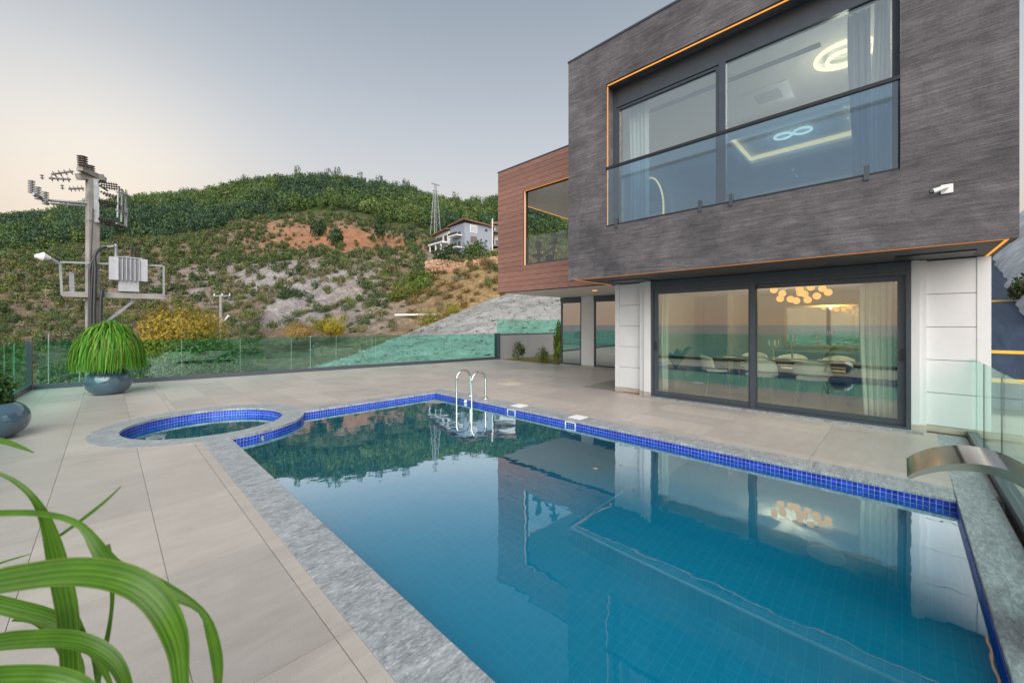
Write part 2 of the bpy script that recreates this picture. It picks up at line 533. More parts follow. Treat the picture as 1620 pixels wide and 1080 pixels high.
class MB:
    def __init__(s):
        s.v, s.f = [], []

    def add(s, vs, fs):
        b = len(s.v)
        s.v += [tuple(p) for p in vs]
        s.f += [tuple(i + b for i in f) for f in fs]
        return s

    def box(s, x0, x1, y0, y1, z0, z1):
        return s.add([(x0, y0, z0), (x1, y0, z0), (x1, y1, z0), (x0, y1, z0), (x0, y0, z1), (x1, y0, z1), (x1, y1, z1), (x0, y1, z1)],
                     [(3, 2, 1, 0), (4, 5, 6, 7), (0, 1, 5, 4), (1, 2, 6, 5), (2, 3, 7, 6), (3, 0, 4, 7)])

    def bar(s, p0, p1, w, h, up=(0, 0, 1)):
        """Rectangular bar from p0 to p1, w across and h along up."""
        a, b = Vector(p0), Vector(p1)
        d = (b - a).normalized()
        u = Vector(up)
        sd_ = d.cross(u)
        if sd_.length < 1e-5:
            sd_ = d.cross(Vector((1, 0, 0)))
        sd_.normalize()
        u = sd_.cross(d).normalized()
        vs = []
        for p in (a, b):
            for i, j in ((-1, -1), (1, -1), (1, 1), (-1, 1)):
                vs.append(p + sd_ * (w / 2 * i) + u * (h / 2 * j))
        return s.add(vs, [(0, 1, 2, 3), (7, 6, 5, 4), (0, 4, 5, 1), (1, 5, 6, 2), (2, 6, 7, 3), (3, 7, 4, 0)])

    def tube(s, pts, r, n=10, cap=True, radii=None):
        pts = [Vector(p) for p in pts]
        N = len(pts)
        vs, fs = [], []
        ref = None
        for i, p in enumerate(pts):
            d = (pts[min(i + 1, N - 1)] - pts[max(i - 1, 0)]).normalized()
            if ref is None:
                ref = d.orthogonal().normalized()
            ref = (ref - d * ref.dot(d))
            if ref.length < 1e-6:
                ref = d.orthogonal()
            ref.normalize()
            b2 = d.cross(ref)
            rr = radii[i] if radii else r
            for k in range(n):
                a = 2 * math.pi * k / n
                vs.append(p + ref * (rr * math.cos(a)) + b2 * (rr * math.sin(a)))
        for i in range(N - 1):
            for k in range(n):
                k2 = (k + 1) % n
                fs.append((i * n + k, i * n + k2, (i + 1) * n + k2, (i + 1) * n + k))
        if cap:
            fs.append(tuple(range(n))[::-1])
            fs.append(tuple((N - 1) * n + k for k in range(n)))
        return s.add(vs, fs)

    def lathe(s, prof, c=(0, 0, 0), n=32):
        """prof: (radius, z) pairs turned round a vertical axis at c."""
        vs, fs = [], []
        for r, z in prof:
            for k in range(n):
                a = 2 * math.pi * k / n
                vs.append((c[0] + r * math.cos(a), c[1] + r * math.sin(a), c[2] + z))
        for i in range(len(prof) - 1):
            for k in range(n):
                k2 = (k + 1) % n
                fs.append((i * n + k, i * n + k2, (i + 1) * n + k2, (i + 1) * n + k))
        return s.add(vs, fs)

    def ball(s, c, r, n=14, m=8):
        return s.lathe([(max(1e-4, r * math.sin(math.pi * i / m)), -r * math.cos(math.pi * i / m)) for i in range(m + 1)], c, n)

    def prism(s, poly, z0, z1):
        n = len(poly)
        vs = [(x, y, z0) for x, y in poly] + [(x, y, z1) for x, y in poly]
        fs = [tuple(range(n))[::-1], tuple(range(n, 2 * n))]
        fs += [(i, (i + 1) % n, n + (i + 1) % n, n + i) for i in range(n)]
        return s.add(vs, fs)

    def frame_x(s, x0, x1, oy0, oy1, oz0, oz1, iy0, iy1, iz0, iz1):
        """A slab between x0 and x1 with a rectangular hole."""
        vs = []
        for x in (x0, x1):
            vs += [(x, oy0, oz0), (x, oy1, oz0), (x, oy1, oz1), (x, oy0, oz1), (x, iy0, iz0), (x, iy1, iz0), (x, iy1, iz1), (x, iy0, iz1)]
        fs = []
        for i in range(4):
            j = (i + 1) % 4
            fs.append((i, i + 4, j + 4, j))
            fs.append((8 + i, 8 + j, 12 + j, 12 + i))
            fs.append((i, j, 8 + j, 8 + i))
            fs.append((4 + i, 12 + i, 12 + j, 4 + j))
        return s.add(vs, fs)

    def mesh(s, name, mat, off=(0, 0, 0), smooth=False):
        me = bpy.data.meshes.new(name)
        me.from_pydata([(x - off[0], y - off[1], z - off[2]) for x, y, z in s.v], [], s.f)
        if mat is not None:
            me.materials.append(M[mat] if isinstance(mat, str) else mat)
        if smooth:
            me.polygons.foreach_set('use_smooth', [True] * len(me.polygons))
        me.update()
        return me

    def build(s, name, mat, parent=None, smooth=False, bevel=0.0, local=False):
        off = worg(parent) if (parent is not None and not local) else Vector((0, 0, 0))
        o = bpy.data.objects.new(name, s.mesh(name, mat, off, smooth))
        COL.objects.link(o)
        o.parent = parent
        if smooth:
            try:
                md = o.modifiers.new('edge', 'EDGE_SPLIT')
                md.split_angle = R(40)
            except Exception:
                pass
        if bevel:
            b = o.modifiers.new('bevel', 'BEVEL')
            b.width = bevel
            b.segments = 2
            b.limit_method = 'ANGLE'
        return o


def obj(name, me, loc=(0, 0, 0), parent=None, rot=(0, 0, 0)):
    o = bpy.data.objects.new(name, me)
    COL.objects.link(o)
    o.parent = parent
    o.location = loc
    o.rotation_euler = rot
    return o


def tag(o, label=None, cat=None, group=None, kind=None):
    if label:
        o['label'] = label
    if cat:
        o['category'] = cat
    if group:
        o['group'] = group
    if kind:
        o['kind'] = kind
    return o


def thing(name, label, cat, loc=(0, 0, 0), rotz=0.0, group=None):
    o = bpy.data.objects.new(name, None)
    o.empty_display_size = 0.1
    COL.objects.link(o)
    o.location = loc
    o.rotation_euler = (0, 0, rotz)
    return tag(o, label, cat, group)


def copy_tree(o, parent=None):
    c = o.copy()
    COL.objects.link(c)
    c.parent = parent
    for ch in list(o.children):
        copy_tree(ch, c)
    return c


def np_mesh(name, V, Fc, mat, col=None, smooth=False):
    """Fast mesh from arrays; Fc is (n, k) faces of equal size; col per vertex (n,3)."""
    me = bpy.data.meshes.new(name)
    V = np.asarray(V, np.float32)
    Fc = np.asarray(Fc, np.int32)
    k = Fc.shape[1]
    me.vertices.add(len(V))
    me.vertices.foreach_set('co', V.ravel())
    me.loops.add(Fc.size)
    me.loops.foreach_set('vertex_index', Fc.ravel())
    me.polygons.add(len(Fc))
    me.polygons.foreach_set('loop_start', np.arange(0, Fc.size, k, dtype=np.int32))
    me.polygons.foreach_set('loop_total', np.full(len(Fc), k, np.int32))
    me.materials.append(M[mat] if isinstance(mat, str) else mat)
    me.update(calc_edges=True)
    if smooth:
        me.polygons.foreach_set('use_smooth', np.ones(len(Fc), bool))
    if col is not None:
        a = me.color_attributes.new('Col', 'FLOAT_COLOR', 'POINT')
        c4 = np.ones((len(V), 4), np.float32)
        c4[:, :3] = col
        a.data.foreach_set('color', c4.ravel())
    return me


# smooth value noise for terrain
_perm = rng.random((256, 256)).astype(np.float32)


def vnoise(x, y):
    xi, yi = np.floor(x).astype(int), np.floor(y).astype(int)
    fx, fy = x - xi, y - yi
    fx, fy = fx * fx * (3 - 2 * fx), fy * fy * (3 - 2 * fy)
    g = lambda a, b: _perm[a % 256, b % 256]
    return (g(xi, yi) * (1 - fx) + g(xi + 1, yi) * fx) * (1 - fy) + (g(xi, yi + 1) * (1 - fx) + g(xi + 1, yi + 1) * fx) * fy


def fbm(x, y, o=5):
    s, a, t = 0, 1.0, 0
    for i in range(o):
        s = s + a * vnoise(x * 2 ** i + 17 * i, y * 2 ** i + 31 * i)
        t += a
        a *= 0.5
    return s / t - 0.5


def sstep(x, a, b):
    t = np.clip((x - a) / (b - a), 0, 1)
    return t * t * (3 - 2 * t)


# ------------------------------------------------------------------ terrain
D_KEYS = [0, 12, 20, 30, 45, 70, 100, 140, 180, 240, 285, 330, 500, 900]
Z_KEYS = [-4.2, -4.2, -3.6, -2.9, -1.6, 3.2, 13.0, 30.0, 50.0, 83.0, 101.0, 100.0, 80.0, 20.0]
SKY_X = [-400, -200, 0, 70, 130, 200, 280, 330, 400, 470, 530, 580, 640, 690, 740, 790, 900, 1200, 1700]
SKY_Y = [395, 370, 346, 338, 324, 313, 306, 297, 283, 277, 276, 284, 297, 312, 322, 316, 330, 380, 420]
REF_Y = 277.0


def terrain_h(X, Y):
    X, Y = np.asarray(X, float), np.asarray(Y, float)
    d = X * FW[0] + Y * FW[1]
    u = X * RT[0] + Y * RT[1]
    th = np.arctan2(u, d)
    dd = np.maximum(d, 1.0)
    x = CX + F * np.clip(u / dd, -2.2, 2.2)
    z = np.interp(d, D_KEYS, Z_KEYS)
    k = (513 - np.interp(x, SKY_X, SKY_Y)) / (513 - REF_Y)
    z = np.where(z > 0, z * (1 + (k - 1) * sstep(d, 60, 200)), z)
    z = z + 6.2 * np.exp(-((x - 780) / 120.0) ** 2) * sstep(d, 45, 72) * (1 - 0.42 * sstep(d, 80, 100)) * (1 - sstep(d, 125, 170))
    amp = sstep(d, 25, 90)
    z = z + amp * (fbm(X / 38, Y / 38) * 7 + fbm(X / 9 + 5, Y / 9) * 2.2) + sstep(d, 16, 30) * fbm(X / 4, Y / 4 + 9) * 1.2
    rocky = np.exp(-((x - 480) / 230) ** 2) * sstep(d, 40, 58) * (1 - sstep(d, 105, 130))
    z = z + rocky * (fbm(X / 5 + 3, Y / 5, 5) * 4.0 + np.abs(fbm(X / 2.2, Y / 2.2 + 8, 4)) * 2.2)
    # towards the sea on the left and behind
    w = sstep(-th, R(57), R(78))
    r = np.hypot(X, Y)
    sea = -4.2 - np.maximum(0, r - 18) * 0.42
    z = z * (1 - w) + np.maximum(sea, -85) * w
    return z


def build_terrain():
    nr, na = 300, 420
    rad = 9.0 * (900 / 9.0) ** np.linspace(0, 1, nr)
    ang = np.linspace(-math.pi, math.pi, na)
    Rr, Aa = np.meshgrid(rad, ang, indexing='ij')
    hx, hy = FW
    X = Rr * (np.cos(Aa) * FW[0] + np.sin(Aa) * RT[0])
    Y = Rr * (np.cos(Aa) * FW[1] + np.sin(Aa) * RT[1])
    Z = terrain_h(X, Y)
    V = np.stack([X, Y, Z], -1).reshape(-1, 3)
    i, j = np.meshgrid(np.arange(nr - 1), np.arange(na - 1), indexing='ij')
    a = (i * na + j).ravel()
    Fc = np.stack([a, a + 1, a + na + 1, a + na], -1)
    d = (X * FW[0] + Y * FW[1]).ravel()
    u = (X * RT[0] + Y * RT[1]).ravel()
    x = CX + F * u / np.maximum(d, 1)
    n = fbm(V[:, 0] / 14, V[:, 1] / 14 + 3, 5)
    earth = np.array([0.22, 0.165, 0.12])
    rock = np.array([0.33, 0.305, 0.30])
    red = np.array([0.34, 0.17, 0.095])
    dry = np.array([0.33, 0.23, 0.11])
    green = np.array([0.07, 0.09, 0.035])
    c = np.tile(earth, (len(V), 1))
    wr = sstep(n, -0.20, -0.02) * np.exp(-((x - 480) / 230) ** 2) * sstep(d, 38, 55) * (1 - sstep(d, 105, 130))
    c = c * (1 - wr[:, None]) + rock * wr[:, None]
    wd = np.exp(-((x - 760) / 150) ** 2) * (1 - sstep(d, 85, 110)) * sstep(d, 22, 30)
    c = c * (1 - wd[:, None]) + dry * wd[:, None]
    wred = np.exp(-((x - 560) / 150) ** 4) * np.exp(-((d - 149 - (590 - x) * 0.02) / 17) ** 4) * sstep(n, -0.35, -0.15)
    c = c * (1 - wred[:, None]) + red * wred[:, None]
    wg = sstep(d, 165, 185)
    c = c * (1 - wg[:, None]) + green * wg[:, None]
    me = np_mesh('hillside', V, Fc, 'ground', c, True)
    tag(obj('terrain', me), kind='structure')
    s = MB().add([(-40000, -40000, -70), (40000, -40000, -70), (40000, 40000, -70), (-40000, 40000, -70)], [(0, 1, 2, 3)])
    tag(s.build('sea', 'sea'), kind='structure')


build_terrain()


def scatter_leafquads(n, shape, size, up=0.0, seed=0):
    """n small quads spread through the unit-ish volume given by shape(rng, n)->points; returns V (n*4,3), F."""
    r = np.random.default_rng(seed)
    P = shape(r, n)
    ctr = P.mean(0)
    out = (P - ctr) / np.maximum(1e-3, np.linalg.norm(P - ctr, axis=1))[:, None]
    nn = out * 0.8 + np.array([0, 0, 0.45 + up]) + r.normal(size=(n, 3)) * 0.5
    nn /= np.linalg.norm(nn, axis=1)[:, None]
    a = np.cross(nn, r.normal(size=(n, 3)))
    a /= np.linalg.norm(a, axis=1)[:, None]
    b = np.cross(nn, a)
    s = size * (0.6 + 0.8 * r.random(n))[:, None]
    a, b = a * s, b * s * 0.7
    V = np.stack([P - a - b, P + a - b * 0.4, P + a * 0.1 + b * 1.3], 1).reshape(-1, 3)
    Fc = np.arange(n * 3).reshape(n, 3)
    return V, Fc


def lump_shape(k, seed, flat=0.75, cone=0.0):
    rr = np.random.default_rng(seed)
    C = rr.normal(size=(k, 3))
    C /= np.linalg.norm(C, axis=1)[:, None]
    C *= (0.25 + 0.4 * rr.random(k))[:, None]
    C[:, 2] = C[:, 2] * flat + 0.55
    S = 0.28 + 0.26 * rr.random(k)
    if cone:
        S *= 1 - cone * np.clip(C[:, 2], 0, 1)
        C[:, :2] *= (1 - cone * np.clip(C[:, 2], 0, 1))[:, None]

    def f(r, n):
        i = r.integers(0, k, n)
        p = r.normal(size=(n, 3))
        p /= np.linalg.norm(p, axis=1)[:, None]
        p *= (r.random(n) ** 0.35)[:, None]
        q = C[i] + p * S[i][:, None]
        q[:, 2] = np.maximum(q[:, 2], 0.02)
        return q
    return f


def pine_shape(seed, layers=7):
    rr = np.random.default_rng(seed)

    def f(r, n):
        t = r.random(n) ** 0.8
        lay = np.floor(t * layers) / layers
        rad = (0.12 + 0.36 * np.sin(np.pi * np.clip(0.18 + 0.80 * (1 - lay), 0, 1)) ** 0.8) * (0.45 + 0.6 * r.random(n))
        a = r.random(n) * 2 * np.pi
        blob = np.floor(a / (2 * np.pi) * 5) / 5 * 2 * np.pi
        a = blob + (a - blob) * 0.75
        z = 0.22 + 0.78 * (lay + 0.12 * r.random(n)) + 0.05 * r.normal(size=n) * 0.6
        return np.stack([rad * np.cos(a), rad * np.sin(a), z], -1)
    return f


def instance_cloud(name, protos, pos, scale, rot, tint, pid, jitter=0.25):
    """Joins copies of small leaf clouds into one mesh; tint is per plant, jitter per leaf."""
    Vs, Fs, Cs = [], [], []
    base = 0
    for k, (V, Fc) in enumerate(protos):
        idx = np.where(pid == k)[0]
        if not len(idx):
            continue
        c, s = np.cos(rot[idx]), np.sin(rot[idx])
        X = V[None, :, 0] * c[:, None] - V[None, :, 1] * s[:, None]
        Y = V[None, :, 0] * s[:, None] + V[None, :, 1] * c[:, None]
        W = np.stack([X * scale[idx, None, 0], Y * scale[idx, None, 0], np.broadcast_to(V[None, :, 2], X.shape) * scale[idx, None, 1]], -1) + pos[idx][:, None, :]
        nq = len(V) // 3
        j = 1 + jitter * (rng.random((len(idx), nq)) * 2 - 1)
        col = tint[idx][:, None, :] * np.repeat(j, 3, 1)[:, :, None]
        Fk = Fc[None] + (np.arange(len(idx)) * len(V))[:, None, None] + base
        Vs.append(W.reshape(-1, 3))
        Fs.append(Fk.reshape(-1, 3))
        Cs.append(col.reshape(-1, 3))
        base += len(idx) * len(V)
    return np_mesh(name, np.concatenate(Vs), np.concatenate(Fs), 'foliage', np.concatenate(Cs))


def polar_pts(n, x0, x1, d0, d1, r):
    x = x0 + (x1 - x0) * r.random(n)
    d = np.sqrt(d0 ** 2 + (d1 ** 2 - d0 ** 2) * r.random(n))
    u = (x - CX) / F * d
    P = np.outer(d, FW) + np.outer(u, RT)
    return P, x, d


def build_vegetation():
    r = np.random.default_rng(11)
    # pine wood on the upper hill: reads as one mass
    P, x, d = polar_pts(5600, -160, 1020, 158, 300, r)
    z = terrain_h(P[:, 0], P[:, 1])
    line = 172 - 14 * sstep(330 - x, 0, 250) + 14 * np.exp(-((x - 560) / 150) ** 2) + fbm(x / 60, d / 60) * 22
    keep = (d > line)
    P, x, d, z = P[keep], x[keep], d[keep], z[keep]
    protos = [scatter_leafquads(230, pine_shape(s), 0.062, 0.3, s) for s in range(5)] + [scatter_leafquads(210, lump_shape(9, s, 0.6), 0.085, 0, s) for s in (21, 22, 23)]
    n = len(P)
    pid = r.integers(0, 8, n)
    h = 4.6 + 5.2 * r.random(n) ** 1.5
    w = h * (0.55 + 0.28 * r.random(n))
    pin = pid >= 5
    h[pin] *= 0.72
    w[pin] *= 0.85
    pal = np.array([[0.048, 0.082, 0.028], [0.066, 0.105, 0.032], [0.034, 0.062, 0.030], [0.086, 0.118, 0.034], [0.036, 0.068, 0.038]])
    tall = (d > 255) & (r.random(n) < 0.10) & ~pin
    h[tall] *= 1.45
    w[tall] *= 0.8
    big = fbm(P[:, 0] / 45, P[:, 1] / 45 + 40, 3)
    ci = np.clip((2 + big * 7 + r.normal(size=n) * 0.9).round().astype(int), 0, 4)
    order = np.array([2, 4, 0, 1, 3])
    tint = pal[order[ci]] * (0.8 + 0.4 * r.random((n, 1))) * 1.62
    tag(obj('pine_wood', instance_cloud('pine_wood', protos, np.c_[P, z - 0.4], np.c_[w, h], r.random(n) * 6.28, tint, pid, 0.25)),
        'dense green pine wood covering the upper hill', 'wood', kind='stuff')
    # scrub on the lower slope
    P, x, d = polar_pts(9500, -160, 1020, 24, 178, r)
    z = terrain_h(P[:, 0], P[:, 1])
    nn = fbm(P[:, 0] / 14, P[:, 1] / 14 + 3, 5)
    red = np.exp(-((x - 560) / 150) ** 4) * np.exp(-((d - 149 - (590 - x) * 0.02) / 17) ** 4)
    rock = sstep(nn, -0.12, 0.04) * np.exp(-((x - 480) / 230) ** 2) * sstep(d, 38, 55) * (1 - sstep(d, 105, 130))
    bank = (d < 52) & (x > 420)
    keep = (r.random(len(P)) > 0.96 * red) & (r.random(len(P)) > 0.82 * rock) & ~bank & ~((d < 92) & (x > 640) & (r.random(len(P)) < 0.25))
    keep &= ~((d > 104) & (d < 126) & (x > 670) & (x < 800))
    P, x, d, z, nn = P[keep], x[keep], d[keep], z[keep], nn[keep]
    n = len(P)
    protos = [scatter_leafquads(130, lump_shape(8, s, 0.6), 0.12, 0, s) for s in range(31, 36)] + [scatter_leafquads(330, lump_shape(10, s, 0.6), 0.075, 0, s) for s in range(41, 44)]
    near = d < 75
    pid = np.where(near, r.integers(5, 8, n), r.integers(0, 5, n))
    rad = (0.75 + 1.0 * r.random(n) ** 1.6) * (0.75 + 0.45 * sstep(d, 40, 120))
    hh = rad * (0.85 + 0.5 * r.random(n))
    pal = np.array([[0.075, 0.105, 0.035], [0.12, 0.125, 0.05], [0.16, 0.14, 0.075], [0.055, 0.09, 0.038], [0.17, 0.155, 0.10], [0.12, 0.145, 0.035]])
    pw = np.array([0.26, 0.22, 0.14, 0.18, 0.10, 0.10])
    ci = r.choice(6, n, p=pw)
    up = d > 112
    ci[up & (r.random(n) < 0.6)] = 0
    tint = pal[ci] * (0.75 + 0.5 * r.random((n, 1))) * 1.28
    tint = np.where(((x > 650) & (d < 95))[:, None] & (r.random((n, 1)) < 0.65), np.array([[0.22, 0.155, 0.06]]) * (0.7 + 0.5 * r.random((n, 1))), tint)
    tag(obj('hillside_scrub', instance_cloud('hillside_scrub', protos, np.c_[P, z - 0.15], np.c_[rad, hh], r.random(n) * 6.28, tint, pid, 0.35)),
        'low mottled scrub covering the rocky lower slope', 'scrub', kind='stuff')


build_vegetation()


def shrub(name, label, cat, loc, rad, h, tint, n=700, size=0.06, seed=1, group=None, tint2=None, stem=True, cone=0.0, jitter=0.35):
    """A single plant: leafy crown of small blades plus stems."""
    t = thing(name, label, cat, loc, 0, group)
    V, Fc = scatter_leafquads(n, lump_shape(12, seed, 0.6, cone), size, 0.1, seed)
    j = 1 + jitter * (np.random.default_rng(seed).random(n) * 2 - 1)
    V = V * np.array([rad, rad, h])
    c = np.repeat(np.array(tint)[None] * j[:, None], 3, 0)
    if tint2 is not None:
        pick = np.repeat(np.random.default_rng(seed + 5).random(n) < 0.4, 3)
        c[pick] = np.array(tint2) * np.repeat(j, 3)[pick][:, None]
    obj('crown', np_mesh('crown', V, Fc, 'foliage', c), parent=t)
    if stem:
        m = MB()
        rs = random.Random(seed)
        for k in range(4):
            a = rs.random() * 6.28
            m.tube([(0, 0, -0.1), (0.08 * rad * math.cos(a), 0.08 * rad * math.sin(a), h * 0.25), (0.3 * rad * math.cos(a), 0.3 * rad * math.sin(a), h * 0.6)], 0.02, 5,
                   radii=[0.03 * rad, 0.02 * rad, 0.008 * rad])
        m.build('trunk', 'bark', t, local=True)
    return t


def hill_at(x, d):
    p = FW * d + RT * ((x - CX) / F * d)
    return (p[0], p[1], float(terrain_h(p[0], p[1])))


# ------------------------------------------------------------------ terrace
PX0, PX1, PY0, PY1 = 1.13, 5.10, -0.33, 7.37       # pool opening
SCX, SCY, SRI, SRO = 1.10, 7.65, 1.00, 1.30         # round spa
CPX0, CPX1, CPY0, CPY1 = 0.85, 5.44, -0.58, 7.68    # outer edge of the coping
FA, FB = (-1.26, 14.3), (11.8, 12.47)               # far fence
FL = (-2.24, -0.60)                                 # left fence, near end


def half(poly, a, b, c):
    """Part of a convex polygon with a*x + b*y <= c."""
    out = []
    for i in range(len(poly)):
        p, q = poly[i], poly[(i + 1) % len(poly)]
        dp, dq = a * p[0] + b * p[1] - c, a * q[0] + b * q[1] - c
        if dp <= 0:
            out.append(p)
        if dp * dq < 0:
            t = dp / (dp - dq)
            out.append((p[0] + (q[0] - p[0]) * t, p[1] + (q[1] - p[1]) * t))
    return out if len(out) >= 3 else []


def line_half(poly, p, q, inset=0.0):
    """Keep what lies right of the directed line p->q."""
    dx, dy = q[0] - p[0], q[1] - p[1]
    L = math.hypot(dx, dy)
    a, b = -dy / L, dx / L
    return half(poly, a, b, a * p[0] + b * p[1] - inset)


def build_terrace():
    deck = MB()
    t = NT('x')
    # base slab under the paving, left open for the pools
    zt, zb = -0.007, -0.45
    slabs = [[(-2.5, -0.62), (CPX0 + .1, -0.62), (CPX0 + .1, 6.2), (-2.5, 6.2)], [(-2.5, 6.2), (-0.02, 6.2), (-0.02, 9.1), (-2.5, 9.1)],
             [(-2.5, 9.1), (12.6, 9.1), (12.6, 15), (-2.5, 15)], [(2.22, CPY1 - .1), (12.6, CPY1 - .1), (12.6, 9.1), (2.22, 9.1)],
             [(CPX1 - .1, -0.62), (8.2, -0.62), (8.2, CPY1 - .1), (CPX1 - .1, CPY1 - .1)], [(8.2, 4.5), (12.6, 4.5), (12.6, CPY1 - .1), (8.2, CPY1 - .1)]]
    for s in slabs:
        s = line_half(line_half(s, FA, FB, -0.10), FL, FA, -0.10)
        s = half(s, 1, 0, 11.82) if s else s
        if s:
            deck.prism(s, zb, zt)
    # slices that follow the round spa
    n = 46
    for i in range(n):
        x0, x1 = -0.02 + 2.24 * i / n, -0.02 + 2.24 * (i + 1) / n
        xm = (x0 + x1) / 2 - SCX
        s = math.sqrt(max(0, 1.15 ** 2 - xm * xm))
        deck.prism([(x0, SCY + s), (x1, SCY + s), (x1, 9.1), (x0, 9.1)], zb, zt)
        if x1 < CPX0 + .12:
            deck.prism([(x0, 6.2), (x1, 6.2), (x1, SCY - s), (x0, SCY - s)], zb, zt)
    d = deck.build('terrace_floor', 'grout')
    tag(d, kind='structure')
    bpy.data.materials.remove(t.m)
    gap = 0.0016
    full = MB()
    full.prism([(gap, gap), (0.6 - gap, gap), (0.6 - gap, 1.2 - gap), (gap, 1.2 - gap)], -0.0065, 0.0)
    full_me = full.mesh('paving_tile', 'tile')
    x_ref, y_ref = 0.25, 3.14
    for i in range(-5, 20):
        for j in range(-4, 10):
            x0, y0 = x_ref + 0.6 * i, y_ref + 1.2 * j
            q = [(x0 + gap, y0 + gap), (x0 + 0.6 - gap, y0 + gap), (x0 + 0.6 - gap, y0 + 1.2 - gap), (x0 + gap, y0 + 1.2 - gap)]
            p = line_half(line_half(q, FA, FB, 0.0), FL, FA, 0.0) if q else q
            p = half(p, 0, -1, 0.60) if p else p
            p = half(p, 1, 0, 11.80 if y0 > 4.4 else 8.0) if p else p
            if not p:
                continue
            pcs = [half(p, 1, 0, CPX0 - gap), half(p, -1, 0, -CPX1 - gap)]
            mid = half(half(p, -1, 0, -CPX0 + gap) or [], 1, 0, CPX1 + gap) if half(p, -1, 0, -CPX0 + gap) else []
            if mid:
                pcs.append(half(mid, 0, -1, -CPY1 - gap))
            pcs = [c for c in pcs if c]
            if not pcs:
                continue
            near = math.hypot(max(x0 - SCX, 0, SCX - x0 - 0.6), max(y0 - SCY, 0, SCY - y0 - 1.2))
            if near < 1.2:
                out = []
                for c in pcs:
                    xa, xb = min(v[0] for v in c), max(v[0] for v in c)
                    k = max(1, int((xb - xa) / 0.05))
                    for m in range(k):
                        a, b = xa + (xb - xa) * m / k, xa + (xb - xa) * (m + 1) / k
                        st = half(half(c, -1, 0, -a) or [], 1, 0, b) if half(c, -1, 0, -a) else []
                        if not st:
                            continue
                        xm = (a + b) / 2 - SCX
                        if abs(xm) >= 1.18:
                            out.append(st)
                        else:
                            s = math.sqrt(1.18 ** 2 - xm * xm)
                            out += [g_ for g_ in (half(st, 0, 1, SCY - s), half(st, 0, -1, -SCY - s)) if g_]
                pcs = out
                if not pcs:
                    continue
            if i == 0:
                # narrow cut strip along the coping
                strip = [g_ for g_ in (half(c, -1, 0, -0.766) for c in pcs) if g_]
                pcs = [g_ for g_ in (half(c, 1, 0, 0.762) for c in pcs) if g_]
                if strip:
                    m = MB()
                    for c in strip:
                        m.prism(c, -0.0065, 0.0)
                    m.build('paving_tile', 'tile', d)
                if not pcs:
                    continue
            if len(pcs) == 1 and len(pcs[0]) == 4 and all(abs(a[0] - b[0]) + abs(a[1] - b[1]) < 1e-6 for a, b in zip(pcs[0], q)):
                obj('paving_tile', full_me, (x0, y0, 0), d)
            else:
                m = MB()
                for c in pcs:
                    m.prism(c, -0.0065, 0.0)
                m.build('paving_tile', 'tile', d)
    return d


build_terrace()


